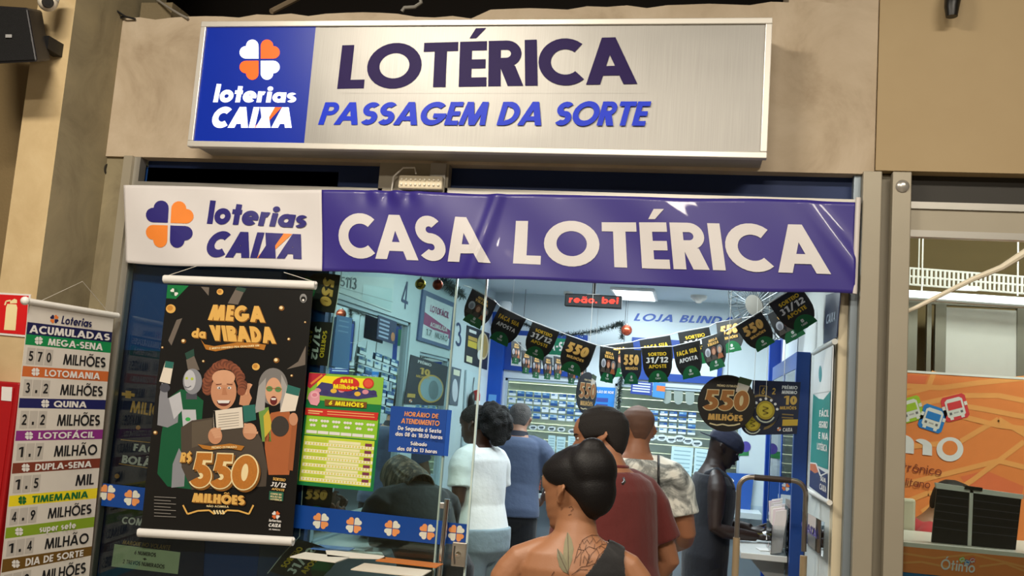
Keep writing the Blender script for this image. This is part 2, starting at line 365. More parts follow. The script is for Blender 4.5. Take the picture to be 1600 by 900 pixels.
def quad_sub(q, u0, v0, u1, v1):
    """sub-quad of px quad TL TR BR BL; u to the right, v down"""
    def at(u, v):
        t = (lerp(q[0][0], q[1][0], u), lerp(q[0][1], q[1][1], u)); bb = (lerp(q[3][0], q[2][0], u), lerp(q[3][1], q[2][1], u))
        return (lerp(t[0], bb[0], v), lerp(t[1], bb[1], v))
    return [at(u0, v0), at(u1, v0), at(u1, v1), at(u0, v1)]

# ================================================================ SETTING
def sbox(name, dims, m, bevel=0.0):
    b = B(); b.box(*dims, m); return struct(b.build(name, bevel=bevel))
FLOOR = ramp_mat('corridor_floor', [(0.3, '7d7468'), (0.7, '958b7d')], 6, 6, 0.35)
sbox('floor', (-6, -9, -0.1, 5, 6, 0), FLOOR)
sbox('ceiling', (-6, -9, 4.3, 5, 6, 4.4), M('2a241c', 0.9))
# lintel beam over the shop front, with a chipped top edge
b = B()
n = 40
x0, x1 = -2.81, 0.66
top = [(x0+(x1-x0)*i/n, 3.335+0.055*i/n+0.010*sin(i*2.1)*sin(i*.7)-(0.03 if i in (17, 18, 19, 20) else 0)) for i in range(n+1)]
for i in range(n):
    (xa, za), (xb, zb) = top[i], top[i+1]
    b.prism([(xa, 0, 2.652), (xb, 0, 2.652), (xb, 0, zb), (xa, 0, za)], (0, 0.34, 0), PLASTER)
struct(b.build('wall_lintel'))
b = B(); b.box(0.30, 0.01, 3.30, 0.66, 0.34, 4.3, PLASTER); struct(b.build('wall_above_post'))
b = B(); b.box(0.663, -0.012, 2.665, 2.6, 0.3, 4.3, PANEL); struct(b.build('wall_right_panel'))
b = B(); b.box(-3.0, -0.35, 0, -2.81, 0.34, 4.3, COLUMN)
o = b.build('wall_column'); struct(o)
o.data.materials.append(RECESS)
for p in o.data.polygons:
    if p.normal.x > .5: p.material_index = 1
b = B(); b.box(-6, -0.1, 0, -3.0, 0.2, 4.3, M('85714d', 0.85, bump=.1)); struct(b.build('wall_left'))  # darker base colour carries the shade of this set-back wall
b = B(); b.box(-6, 1.5, 2.75, .7, 1.6, 4.3, DARKV); struct(b.build('wall_void'))
b = B(); b.box(-6, -9, 0, 5, -8.9, 4.4, M('b7a482', 0.8)); struct(b.build('wall_corridor'))
# shop box
INW = M('c6d3d9', 0.55, vary=.03, scale=4); INW2 = M('aebfcc', 0.5, vary=.03)
BLUE = M('0b4bb0', 0.35); NAVY = M('0a1a44', 0.4); DNAVY = M('10172c', 0.4); LBLUE = M('7fa3d0', .4)
SHX0, SHX1, SHY = -1.65, 0.545, 3.6
sbox('wall_right', (SHX1, 0.12, 0, SHX1+0.06, SHY, 2.62), M('d2d6d2', 0.6, vary=.03))
sbox('ceiling_shop', (-2.70, 0.31, 2.52, SHX1+.06, 4.9, 2.62), M('c8d4da', 0.6, vary=.02))
sbox('wall_back', (-2.75, 4.85, 0, SHX1+.06, 4.95, 2.62), M('dfe3d2', 0.7))
sbox('wall_left_outer', (-2.80, 0.31, 0, -2.70, 4.9, 2.65), M('bfc8c0', 0.7))
sbox('wall_front_stub', (-2.69, 0.07, 0, -1.66, 0.11, 2.62), M('123f7c', 0.45))
# left booth partition (plane X=-1.65): header, sill wall and pilasters drawn as one wall with openings
def xwall(b, X, th, y0, y1, z0, z1, m): b.box(X-th, y0, z0, X, y1, z1, m)
P4a, P4b = ux(640, 503, SHX0), ux(655, 640, SHX0)
YA = ux(640, 520, SHX0).y; YB = ux(662, 600, SHX0).y
b = B()
ZH = 2.03
# windows of booth 4 and booth 3 on the left wall
W4 = (0.16, ux(641, 520, SHX0).y); W3 = (ux(652, 600, SHX0).y, ux(700, 600, SHX0).y)
zt4 = ux(600, 490, SHX0).z; zt3 = ux(680, 555, SHX0).z
xwall(b, SHX0, .06, .12, SHY, 0, .93, INW2)
xwall(b, SHX0, .06, .12, W4[1], zt4, 2.52, INW)
xwall(b, SHX0, .06, W4[1], W3[0], .93, 2.52, INW)
xwall(b, SHX0, .06, W3[0], W3[1], zt3, 2.52, INW)
xwall(b, SHX0, .06, W3[1], SHY, .93, 2.52, INW)
struct(b.build('wall_left_booths'))
print('W4', W4, zt4, 'W3', W3, zt3)
# back booth partition (plane Y=3.6)
zs = uy(850, 735, SHY).z; zt = uy(850, 594, SHY).z; ztr = uy(1080, 607, SHY).z
xa, xb = uy(789, 600, SHY).x, uy(915, 600, SHY).x; xc, xd = uy(960, 620, SHY).x, uy(1160, 620, SHY).x
b = B()
b.box(SHX0, SHY, 0, SHX1, SHY+.06, 1.0, INW2); b.box(SHX0, SHY, 1.0, xa, SHY+.06, 2.52, INW)
b.box(xa, SHY, zt, xb, SHY+.06, 2.52, INW); b.box(xb, SHY, 1.0, xc, SHY+.06, 2.52, INW)
b.box(xc, SHY, ztr, xd, SHY+.06, 2.52, INW); b.box(xd, SHY, 1.0, SHX1, SHY+.06, 2.52, INW)
struct(b.build('wall_back_booths'))
print('back', xa, xb, xc, xd, zs, zt, ztr)
def window(n, corners, m=CLEAR, frame=None, t=.02, fm=None):
    """frame bars around four world corners plus a pane"""
    o = B(); c = [V(p) for p in corners]
    nn = (c[1]-c[0]).cross(c[3]-c[0]).normalized()
    for i in range(4):
        a, d = c[i], c[(i+1) % 4]; mid = (a+d)/2; ax = (d-a)/2; az = ax.cross(nn).normalized()*t
        o.obox(mid, ax, nn*t, az, fm or INW2)
    f = o.build('window_%d' % n); struct(f); p = B(); p.prism([q-nn*.003 for q in c], nn*.006, m); p.build('window_pane', f); return f
window(1, [(SHX0-.03, W4[0], zt4), (SHX0-.03, W4[1], zt4), (SHX0-.03, W4[1], .93), (SHX0-.03, W4[0], .93)])
window(2, [(SHX0-.03, W3[0], zt3), (SHX0-.03, W3[1], zt3), (SHX0-.03, W3[1], .93), (SHX0-.03, W3[0], .93)])
window(3, [(xa, SHY+.03, zt), (xb, SHY+.03, zt), (xb, SHY+.03, 1.0), (xa, SHY+.03, 1.0)])
window(4, [(xc, SHY+.03, ztr), (xd, SHY+.03, ztr), (xd, SHY+.03, 1.0), (xc, SHY+.03, 1.0)])
# slatted blinds behind the panes
SLAT = M('f0f4e2', 0.6); SLAT2 = M('d3dccf', .6)
def blind(name, label, p0, p1, z0, z1, n, m, m2):
    t = B(); p0, p1 = V(p0), V(p1)
    for i in range(n):
        za = z0+(z1-z0)*i/n; zb = z0+(z1-z0)*(i+.93)/n; d = (p1-p0).normalized().cross(V((0, 0, 1)))*.012
        t.prism([(p0.x, p0.y, za), (p1.x, p1.y, za), (p1.x+d.x, p1.y+d.y, zb), (p0.x+d.x, p0.y+d.y, zb)], d*.2, m if i % 3 else m2)
    return tag(t.build(name), label, 'blind')
blind('slatted_blind', 'pale slatted blind behind the back counter glass on the left', (xa-.1, 3.95, 0), (xb+.1, 3.95, 0), .97, 2.52, 24, SLAT, SLAT2)
blind('slatted_blind', 'greenish slatted panel behind the side booth glass', (-2.05, .16, 0), (-2.05, 2.6, 0), .9, 2.52, 26, M('dbe6dc', .6), M('bccabf', .6))
blind('slatted_blind', 'grey slatted panel behind the right back counter glass', (xc+.0, 3.95, 0), (xd+.1, 3.95, 0), .97, 2.52, 22, M('c9d2c8', .6), M('b3bdb4', .6))

# shop front steel: left jamb, right posts, blue shutter head, aluminium rails
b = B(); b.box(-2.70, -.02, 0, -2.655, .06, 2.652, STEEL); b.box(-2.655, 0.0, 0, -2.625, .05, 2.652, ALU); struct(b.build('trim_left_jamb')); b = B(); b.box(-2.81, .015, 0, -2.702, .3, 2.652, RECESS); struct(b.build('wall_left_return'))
b = B(); b.box(-2.625, .07, 2.50, .60, .30, 2.652, M('0d2a5c', .6, vary=.12, scale=3)); struct(b.build('trim_shutter_box'))
b = B(); b.box(-2.625, .0, 2.505, -1.42, .06, 2.535, ALU); b.box(-1.13, .0, 2.505, .60, .06, 2.545, ALU); b.box(-2.625, .01, 2.19, .6, .05, 2.24, ALU); struct(b.build('trim_door_rail'))
b = B(); b.box(-1.44, .0, 2.5, -1.12, .05, 2.652, STEEL); b.box(-1.2, -.015, 2.5, -1.13, .05, 2.652, ALU); struct(b.build('trim_rail_bracket'))
b = B(); b.box(.615, -.02, 0, .688, .09, 2.66, STEEL); b.box(.688, .035, 0, .732, .09, 2.66, M('8b8474', .6)); b.box(.728, -.02, 0, .80, .09, 2.66, STEEL)
struct(b.build('trim_right_posts', bevel=.004))
b = B(); b.box(.548, .06, 0, .585, .12, 2.52, M('cfc3a6', .5)); b.box(.585, .02, 0, .615, .09, 2.66, M('8e9aa3', .4, .5)); struct(b.build('trim_right_jamb', bevel=.003))
b = B(); b.lathe((.765, -.02, 2.60), (0, -1, 0), [(.026, 0), (.026, .004), (.02, .011), (.008, .015)], M('c9c5bd', .3, .7)); tag(b.build('cap_stud'), 'round steel cap near the top of the grey post right of the purple banner', 'cap')
# fixed glass pane and sliding glass door
b = B(); b.box(-2.625, .012, 0.02, -1.045, .022, 2.20, GLASS); p = b.build('window_5'); struct(p)
b = B(); b.box(-1.05, .008, .02, -1.043, .026, 2.20, M('9fb5ad', .2)); struct(b.build('trim_glass_edge'))
door = B(); door.box(-1.85, .045, 0.02, -.92, .055, 2.20, GLASS); d1 = door.build('door_1'); struct(d1)
b = B(); b.box(-.926, .043, .02, -.918, .057, 2.20, M('cfe0da', .15)); b.build('glass_edge', d1)
# ---- right neighbour shop
b = B(); b.box(.80, .06, 2.55, 2.6, .3, 2.665, M('2b2822', .6)); struct(b.build('trim_office_head'))
b = B(); b.box(.80, .02, 2.52, 2.6, .06, 2.548, ALU); b.box(.80, .02, 2.405, 2.6, .06, 2.432, ALU); b.box(.80, .03, 2.432, 2.6, .05, 2.52, STEEL); struct(b.build('trim_office_rail'))
b = B(); b.box(.80, .03, .0, 2.6, .04, 2.405, GLASS); struct(b.build('window_6'))

# ================================================================ SIGNS ON THE FRONT
ORANGE, WHT = M('f0803a', .5), M('e9e6e3', .5)
def loterias(b, q1, q2, m, mo, l=.0012):
    b.text('loterias', q1, m, l, .25, .10, .05)
    b.text('CAIXA', q2, m, l, .30, .18, .03)
    # orange stroke of the X
    e = lambda u, v: (lerp(lerp(q2[0][0], q2[1][0], u), lerp(q2[3][0], q2[2][0], u), v), lerp(lerp(q2[0][1], q2[1][1], u), lerp(q2[3][1], q2[2][1], u), v))
    b.poly([e(.735, 0), e(.835, 0), e(.615, 1), e(.515, 1)], mo, l+.0006)

# ---- light box sign
SY = -.20
sg = thing('light_box_sign', 'long silver light box sign reading LOTÉRICA PASSAGEM DA SORTE above the purple banner', 'sign', (-1.04, SY, 2.67))
X0, X1, Z0, Z1 = uy(293, 228, SY).x, uy(1203, 130, SY).x, uy(293, 229, SY).z, uy(313, 34, SY).z
FRM = M('d9d5cc', .35, .35, vary=.02)
b = B(); b.box(X0+.012, SY+.012, Z0+.012, X1-.012, .0, Z1-.012, M('b5b0a6', .5, .4)); b.build('case', sg, bevel=.004)
b = B(); fw = .026
for (xa_, za_, xb_, zb_) in ((X0, Z0, X1, Z0+fw), (X0, Z1-fw, X1, Z1), (X0, Z0+fw, X0+fw, Z1-fw), (X1-fw, Z0+fw, X1, Z1-fw)): b.box(xa_, SY-.006, za_, xb_, SY+.03, zb_, FRM)
b.build('frame', sg, bevel=.003)
# brushed silver face
m = bpy.data.materials.new('brushed_silver'); m.use_nodes = True; nt = m.node_tree; bs = nt.nodes['Principled BSDF']
bs.inputs['Metallic'].default_value = .45; bs.inputs['Roughness'].default_value = .42
tc = nt.nodes.new('ShaderNodeTexCoord'); mp = nt.nodes.new('ShaderNodeMapping'); mp.inputs['Scale'].default_value = (260, 1, 4)
nz = nt.nodes.new('ShaderNodeTexNoise'); nz.inputs['Scale'].default_value = 1.0; nz.inputs['Detail'].default_value = 3
cr = nt.nodes.new('ShaderNodeValToRGB'); cr.color_ramp.elements[0].color = lin('8e8c88'); cr.color_ramp.elements[1].color = lin('a7a5a0')
nt.links.new(tc.outputs['Object'], mp.inputs[0]); nt.links.new(mp.outputs[0], nz.inputs[0]); nt.links.new(nz.outputs['Fac'], cr.inputs[0]); nt.links.new(cr.outputs[0], bs.inputs['Base Color'])
n2 = nt.nodes.new('ShaderNodeTexNoise'); n2.inputs['Scale'].default_value = 2.2; bp = nt.nodes.new('ShaderNodeBump'); bp.inputs['Strength'].default_value = .12; bp.inputs['Distance'].default_value = .05
nt.links.new(tc.outputs['Object'], n2.inputs[0]); nt.links.new(n2.outputs['Fac'], bp.inputs['Height']); nt.links.new(bp.outputs[0], bs.inputs['Normal'])
SILVER = m
xs = uy(484, 130, SY).x
b = B(); b.box(xs, SY+.004, Z0+fw, X1-fw, SY+.012, Z1-fw, SILVER); b.build('silver_face', sg)
b = B(); b.box(X0+fw, SY+.004, Z0+fw, xs, SY+.012, Z1-fw, M('03207e', .3, emit=.75, vary=.10, scale=3)); b.build('blue_face', sg, 'blue backlit logo panel')
f = yplane(SY+.004); b = B(f)
LW = M('eef2ff', .4, emit=.75, vary=.02); LO = M('ff5a14', .4, emit=.75, vary=.02)
clover(b, 406, 93.5, 31.5, (LW, LO, LO, LW), .002, .0, 1.6)
loterias(b, [(336, 131), (466, 139.5), (466, 161), (333, 160)], [(332, 167), (462, 168), (462, 200), (328, 200)], LW, LO, .002)
b.build('logo', sg, 'white and orange four leaf clover logo')
b = B(f); PUR = M('23104f', .5, vary=.08, spec=.15)
b.text('LOTÉRICA', [(535, 71), (990, 58), (996, 131.5), (527, 139)], PUR, .002, .235, 0, .035)
b.build('lettering', sg, 'dark violet letters LOTÉRICA')
b = B(f); b.text('PASSAGEM DA SORTE', [(503, 160), (1018, 159.5), (1013, 197.5), (497, 195)], M('0c2fc0', .4, emit=.22, spec=.2), .002, .225, .14, .03)
b.build('lettering', sg, 'blue slanted letters PASSAGEM DA SORTE')
b = B(f); b.rect(531, 41, 1013, 146, SILVER, .0009); b.build('film_patch', sg)

# ---- vinyl banner with folds
BY = -.03
bn = thing('vinyl_banner', 'long white and purple vinyl banner reading CASA LOTÉRICA across the shop front', 'banner', (-1.0, BY, 2.15))
q = [(195, 290), (1338, 315), (1335, 461), (195, 410)]
def bwave(p):
    x, z = p.x, p.z; t = (z-2.15)/.37
    d = .008*sin(x*5.1+t*2.0)*(1-t*.3) + .004*sin(x*13+t*5) + .017*exp(-((x+.93-.1*(t-.5))/.03)**2) + .024*exp(-((x-.40-.28*(1-t))/.05)**2)*(.4+.6*(1-t)) + .012*exp(-((x+1.35)/.12)**2-((t-.95)/.1)**2)*sin(x*60)
    return -d
f0 = yplane(BY)
def fb(x, y, l):
    p = f0(x, y, 0); return p + V((0, bwave(p)-l, 0))
VW, VP_ = M('dedada', .5, coat=.15, vary=.02), M('352a86', .42, coat=.25, vary=.06, scale=5)
b = B(); nx, ny = 300, 24; vs = []; us = 308/1143
for j in range(ny+1):
    for i in range(nx+1):
        u = i/nx; u = us*(u/.27) if u < .27 else us+(1-us)*(u-.27)/.73
        sag = 4*sin(u*pi*5)*0 + (3.0*sin(u*17)+2*sin(u*31))*(j/ny) - (2*sin(u*23))*(1-j/ny)
        x = lerp(195, lerp(1338, 1335, j/ny), u); y = lerp(lerp(290, 315, u), lerp(410, 461, u) - 6*sin(pi*u)*0, j/ny) + sag*.5
        vs.append(fb(x, y, 0))
fs = [(j*(nx+1)+i, j*(nx+1)+i+1, (j+1)*(nx+1)+i+1, (j+1)*(nx+1)+i) for j in range(ny) for i in range(nx)]
k = int(.27*nx)
for part_, c in (('white_half', 0), ('purple_half', 1)):
    bb = B(); sel = [f_ for f_ in fs if (f_[0] % (nx+1) < round(.27*nx)) == (c == 0)]
    idx = sorted(set(i for f_ in sel for i in f_)); rm = {a: i for i, a in enumerate(idx)}
    bb.mesh([vs[i] for i in idx], [tuple(rm[i] for i in f_) for f_ in sel], VP_ if c else VW, True)
    o = bb.build(part_, bn); s_ = o.modifiers.new('thick', 'SOLIDIFY'); s_.thickness = .002; s_.offset = -1
BO, BPU = M('f58b35', .5, coat=.15), M('2b2478', .45, coat=.15)
b = B(fb); b.sub = 8; clover(b, 266.5, 351, 36.5, (BPU, BO, BO, BPU), .004, .03, 2)
loterias(b, [(326, 313), (484, 329), (480, 356), (324, 350)], [(325, 361), (482, 366), (478, 405), (320, 402)], BPU, BO, .004); b.build('logo', bn, 'violet and orange clover logo on the white half')
b = B(fb); b.sub = 8; b.text('CASA', [(531, 333), (752, 341), (768, 412), (528, 402)], VW, .004, .235, 0, .0)
b.build('lettering', bn, 'white letters CASA'); b = B(fb); b.sub = 8; b.text('LOTÉRICA', [(806, 345), (1281, 352), (1298, 429), (802, 412)], VW, .004, .235, 0, .06)
b.build('lettering', bn, 'white letters LOTÉRICA')
b = B(); b.tube([uy(1341, 309, BY), uy(1335, 459, BY)], .011, M('d6d0cc', .4)); b.build('side_pole', bn)

# ---- emergency lamp over the banner
em = thing('emergency_lamp', 'white rectangular emergency lamp on a bracket above the banner', 'lamp', (-1.31, -.03, 2.5))
p0, p1 = uy(623, 273, -.05), uy(690, 296, -.05)
b = B(); b.box(p0.x, -.05, p1.z, p1.x, -.005, p0.z, M('e2d6bb', .45)); b.build('case', em, bevel=.008)
b = B(); c_ = M('f6f0dc', .3)
for i in range(9):
    for j in range(2): b.ball((lerp(p0.x, p1.x, (i+.8)/9.6), -.052, lerp(p1.z, p0.z, .3+.38*j)), (.006, .005, .006), c_, 6)
b.build('led_row', em)
b = B(); b.tube([uy(612, 298, -.02), uy(615, 276, -.04), uy(630, 262, -.04), uy(648, 262, -.03), uy(650, 272, -.03)], .004, OFFW, 8); b.build('cable', em)

# ---- acumuladas roll-down sheet on the column side
PA = uy(181, 492, -.05)
dirn = ray(1385, 676); dirn.z = 0; dirn.normalize()
nA = V((dirn.y, -dirn.x, 0)); fA = plane_f(PA, nA)
ac = thing('jackpot_price_sheet', 'white hanging sheet headed ACUMULADAS listing prizes in coloured rows beside the column', 'sheet', fA(60, 890, 0))
LE = lambda y: 47-(y-474)*.113 if y < 700 else 22-(y-700)*.1
rows = [('white', 474, 503, 493, 519), ('17194e', 503, 522, 519, 535), ('00894a', 522, 538.4, 535, 551.6), ('white', 538.4, 571.6, 551.6, 580.6), ('cf6a30', 571.6, 588, 580.6, 596.4), ('white', 588, 622, 596.4, 625),
        ('171a5c', 622, 637.3, 625, 640), ('white', 637.3, 673, 640, 671), ('8c2b86', 673, 689, 671, 686), ('white', 689, 723.7, 686, 716), ('7d3624', 723.7, 740.3, 716, 731), ('white', 740.3, 774.8, 731, 762.5),
        ('f0dc1e', 774.8, 792, 762.5, 778.6), ('white', 792, 824.6, 778.6, 807.5), ('86a524', 824.6, 841.8, 807.5, 823.4), ('white', 841.8, 874, 823.4, 853.5), ('6f5019', 874, 895, 853.5, 868), ('white', 895, 930, 868, 900), ('3aa0c8', 930, 946, 900, 915)]
LX = lambda y: 46-(y-474)*.104; RX = lambda y: 178-(y-492)*.0955
b = B(fA); SHW = M('dcd6cd', .5)
for c_, a0, a1, r0, r1 in rows: b.poly([(LX(a0), a0), (RX(r0), r0), (RX(r1), r1), (LX(a1), a1)], SHW if c_ == 'white' else M(c_, .5), .0005)
back = [fA(LX(474), 474, -.002), fA(RX(493), 493, -.002), fA(RX(915), 915, -.002), fA(LX(946), 946, -.002)]
b.prism(back, -nA*.003, SHW); b.build('sheet', ac)
names = ['MEGA-SENA', 'LOTOMANIA', 'QUINA', 'LOTOFÁCIL', 'DUPLA-SENA', 'TIMEMANIA', 'super sete', 'DIA DE SORTE']
vals = [('570', 'MILHÕES'), ('3.2', 'MILHÕES'), ('2.2', 'MILHÕES'), ('1.7', 'MILHÃO'), ('1.5', 'MIL'), ('4.9', 'MILHÕES'), ('1.4', 'MILHÃO'), ('1.2', 'MILHÕES')]
def rq(i): c_, a0, a1, r0, r1 = rows[i]; return [(LX(a0), a0), (RX(r0), r0), (RX(r1), r1), (LX(a1), a1)]
b = B(fA); INK = M('1b1b1e', .5); GRN = M('0a6b32', .5); CELL = M('c2bcb4', .45)
b.text('Loterias', quad_sub(rq(0), .39, .42, .75, .88), M('17194e', .5), .0016, .2, .15, .06)
clover(b, 84.5, 498.5, 6.5, (M('17194e', .5), ORANGE, ORANGE, M('17194e', .5)), .0016)
b.text('ACUMULADAS', quad_sub(rq(1), .03, .2, .97, .86), WHT, .0016, .22, 0, .06)
for k in range(8):
    hq, vq = rq(2+2*k), rq(3+2*k); tm = GRN if k == 5 else WHT
    b.text(names[k], quad_sub(hq, {6: .38, 2: .40}.get(k, .26), .2, .9 if k not in (2, 6) else .78, .84), tm, .0016, .22, 0, .07)
    c0 = quad_sub(hq, .15 if k != 2 else .30, .5, .2, .6)[0]; clover(b, c0[0], c0[1], 6.2, (tm,)*4, .0016)
    for j in range(3):
        cq = quad_sub(vq, .03+.105*j, .12, .125+.105*j, .9); b.poly(cq, CELL, .001)
        ch = vals[k][0][j]
        if ch == '.': b.text('.', quad_sub(cq, .35, .2, .6, .8), INK, .0016, .3)
        else: b.text(ch, quad_sub(cq, .22, .2, .78, .8), INK, .0016, .19)
    wd = {'MIL': .21}.get(vals[k][1], .49)
    b.text(vals[k][1], quad_sub(vq, .95-wd, .27, .95, .80), INK, .0016, .185, 0, .08)
b.build('lettering', ac)
b = B(); b.tube([fA(39, 470, .004), fA(181, 493, .004)], .013, M('e4e2dd', .4)); b.ball(fA(38, 470, .004), .018, M('eceae6', .4), 8); b.ball(fA(182, 493, .004), .013, M('eceae6', .4), 8); b.build('top_rod', ac)
b = B(); b.tube([fA(60, 472, .0), fA(137, 440, -.03), fA(172, 491, .0)], .0015, M('b9b3a6', .6), 5); b.build('cord', ac)
# ---- fire extinguisher plate, fire hose cabinet on the column face
fC = yplane(-.352); ex = thing('fire_extinguisher_plate', 'red plate with a pale extinguisher symbol on the cream column', 'sign', uy(20, 525, -.352))
RED = M('d8191c', .45)
b = B(fC); b.prism([fC(-22, 456, .004), fC(49, 460, .004), fC(43, 527, .004), (fC(-26, 521, .004))], (0, .004, 0), WHT); b.poly([(-20, 459), (46, 462.5), (41, 523.5), (-24, 518)], RED, .005); b.build('plate', ex)
b = B(fC); CRM = M('f3e2ac', .5)
b.poly([(13, 475), (27, 476), (28.5, 481), (25.5, 516.5), (7.5, 515.5), (11, 480)], CRM, .0055); b.poly([(17, 471), (24, 467), (28, 469), (28, 474), (17, 474.5)], CRM, .0055); b.line([(18, 469.5), (11, 471), (9, 477)], 2.4, CRM, .0058); b.build('symbol', ex)
cb = thing('fire_hose_cabinet', 'dark red metal fire cabinet with a small white sticker on the column', 'cabinet', (-2.98, -.45, .6))
p = uy(31, 598, -.43)
b = B(); b.box(-3.5, -.43, .6, p.x, -.352, p.z, M('a81419', .4, vary=.03)); b.build('case', cb, bevel=.008)
b = B(); b.box(-3.46, -.436, .64, p.x-.02, -.43, p.z-.02, M('b0161b', .35, vary=.03)); b.build('door', cb, bevel=.004)
fD = yplane(-.437); b = B(fD); b.poly([(3, 604), (19.5, 605), (18, 627), (2, 625.5)], WHT, .001); b.build('sticker', cb)
# ---- speaker, dome camera, cables, spotlight
sp = thing('wall_speaker', 'black wall speaker at the upper left beside the dome camera', 'speaker', uy(35, 100, -.55))
b = B()
c0 = [uy(-18, 8, -.62), uy(43, 12, -.62), uy(58, 97, -.62), uy(-12, 100, -.62)]; c1 = [uy(-14, 12, -.40), uy(66, 16, -.42), uy(80, 95, -.42), uy(-10, 99, -.4)]
b.mesh(c0+c1, [(0, 1, 2, 3), (7, 6, 5, 4), (0, 4, 5, 1), (1, 5, 6, 2), (2, 6, 7, 3), (3, 7, 4, 0)], M('17161a', .5)); b.build('case', sp, bevel=.01)
b = B(); g0 = [lerp(c0[i], (c0[0]+c0[1]+c0[2]+c0[3])/4, .08)+V((0, -.004, 0)) for i in range(4)]; b.prism(g0, (0, .003, 0), M('0e0e10', .8, bump=.8, bscale=500)); b.build('grille', sp)
fS = yplane(-.628); b = B(fS); b.rect(9, 54, 19, 59, M('9a9a9a', .4), .002); b.build('badge', sp)
b = B(); b.box(uy(70, 60, -.42).x, -.45, uy(70, 80, -.42).z, uy(84, 60, -.42).x, -.352, uy(70, 60, -.42).z, BLACK); b.build('bracket', sp)
dm = thing('dome_camera', 'white dome security camera at the top left edge', 'camera', uy(75, 0, -.5))
c = uy(75, 1, -.5); rr = .041
b = B(); b.lathe(c+V((0, 0, .075)), (0, 0, -1), [(.045, 0), (.045, .03), (.043, .075)], OFFW); b.build('housing', dm)
b = B(); b.ball(c-V((0, 0, .006)), rr, M('e6dcc8', .3), 14); b.build('ball', dm)
b = B(); vd = (CAM-c).normalized(); b.lathe(c-V((0, 0, .008))+vd*(rr-.008), vd, [(.022, 0), (.024, .006), (.02, .010)], M('2a2826', .3)); b.lathe(c-V((0, 0, .008))+vd*(rr+.001), vd, [(.012, 0), (.012, .003)], BLACK); b.build('lens', dm)
def cable(name, label, pts, r, m): b = B(); b.tube(pts, r, m, 8); return tag(b.build(name), label, 'cable')
cable('black_cable', 'black cable drooping along the column top to the beam corner', [uy(137, -4, -.12), uy(148, 12, -.1), uy(165, 26, -.06), uy(180, 29, -.03), uy(195, 26, -.01)], .006, BLACK)
cable('black_cable', 'straight black cable rising from the beam corner left of the sign', [uy(150, -5, -.1), uy(175, 12, -.06), uy(196, 26, -.03), uy(212, 30, -.01)], .005, BLACK)
cable('grey_cable', 'pale grey cable running over the beam edge left of the sign', [uy(240, -4, .1), uy(262, 11, .05), uy(280, 22, 0), uy(294, 29, -.012)], .006, M('8c877e', .5))
cable('grey_cable', 'bent grey cable end on the beam above the sign', [uy(628, 18, .1), uy(632, 12, .1), uy(648, 11, .1), uy(658, 4, .1), uy(655, -8, .1)], .009, M('8d8a82', .5))
b = B(); b.obox(uy(445, 9, .2), V((.05, 0, .028))*1.0, (0, .01, 0), V((-.008, 0, .012)), M('7c7160', .7)); b.build('x'); 
bpy.data.objects.remove(bpy.data.objects['x'])
b = B(); b.tube([uy(424, 18, .12), uy(475, -8, .3)], .014, M('83735c', .7), 6); tag(b.build('steel_strut'), 'slanted metal strut in the dark gap above the sign', 'strut')
b = B(); b.box(-2.79, .10, 3.34, -2.62, .3, 3.46, M('7d7055', .85, bump=.2)); tag(b.build('concrete_block'), 'small beige masonry block on the beam beside the column top', 'block')
sl = thing('spotlight', 'small black spotlight at the top edge of the beige wall panel', 'lamp', uy(1488, 0, -.05))
b = B(); b.tube([uy(1491, -26, -.06), uy(1489, -4, -.08), uy(1487, 12, -.085), uy(1487, 26, -.085)], [.030, .032, .028, .022], M('0d0b09', .4), 14); b.build('body', sl)
b = B(); b.tube([uy(1492, -30, -.012), uy(1491, -22, -.06)], .012, BLACK, 8); b.build('arm', sl)
# conduit hole on the recess
b = B(); c = ux(168, 265, -2.81); b.lathe(c+V((.001, 0, 0)), (1, 0, 0), [(.028, -.004), (.028, .003), (.02, .004), (.018, .001)], M('2a2620', .7)); tag(b.build('conduit_stub'), 'round dark conduit hole in the plaster near the shop front corner', 'conduit')

# ================================================================ POSTERS ON THE FRONT GLASS
GOLD, GOLD2, GOLDD = M('e9b761', .35, coat=.3), M('f6e2ae', .35), M('8a5a24', .4)
BLK = M('121110', .4, coat=.2); DGREY = M('2b2a29', .5); DGREEN = M('0c5a38', .5); GREEN = M('0f7a40', .45); SKIN1 = M('c98f6c', .6); SKIN2 = M('d9a380', .6)
HAIRB, HAIRB2 = M('6d3a26', .6), M('8d4f35', .6); HAIRG, HAIRG2 = M('7d7a78', .6), M('a5a2a0', .6); ROB, ROB2, ROB3 = M('8e9098', .4), M('c3c5cc', .4), M('50525c', .4)
BRN, BRN2 = M('4c4238', .6), M('5f5446', .6); PAPER = M('e6dccd', .6); TEAL = M('2a6d63', .5); RUST = M('b06234', .6)
# ---- hanging roll-down poster with the jackpot advertisement
PY = -.045
po = thing('hanging_poster', 'black hanging poster with golden 550 lettering and a laughing curly haired man', 'poster', uy(340, 845, PY))
f = yplane(PY); b = B(f)
pc = [(262, 444), (489, 453), (457, 838), (220, 826)]
b.prism([f(x, y, 0) for x, y in pc], (0, .003, 0), BLK); b.poly(pc, BLK, .0004)
b.poly([(262, 445), (295, 446.5), (275, 467), (260, 466)], GREEN, .0008); clover(b, 272.5, 456.5, 6, (WHT, DGREEN, DGREEN, WHT), .0012)
for x, y, r in ((344, 456, 5.2), (267, 482.5, 7.5), (440, 481.5, 4.4), (287, 533, 4), (477, 503.5, 1.8), (451.5, 530, 2.6), (432, 563, 4.6), (400, 573, 6), (318, 564.5, 2.3), (456, 587, 2.3), (254, 543, 2), (243, 676, 3.5)):
    b.disc(x, y, r, r*.92, GOLD if r > 5 else GOLDD, .0009); b.disc(x-.15*r, y-.15*r, r*.6, r*.55, GOLD2 if r < 5 else M('c98d3f', .4), .0012)
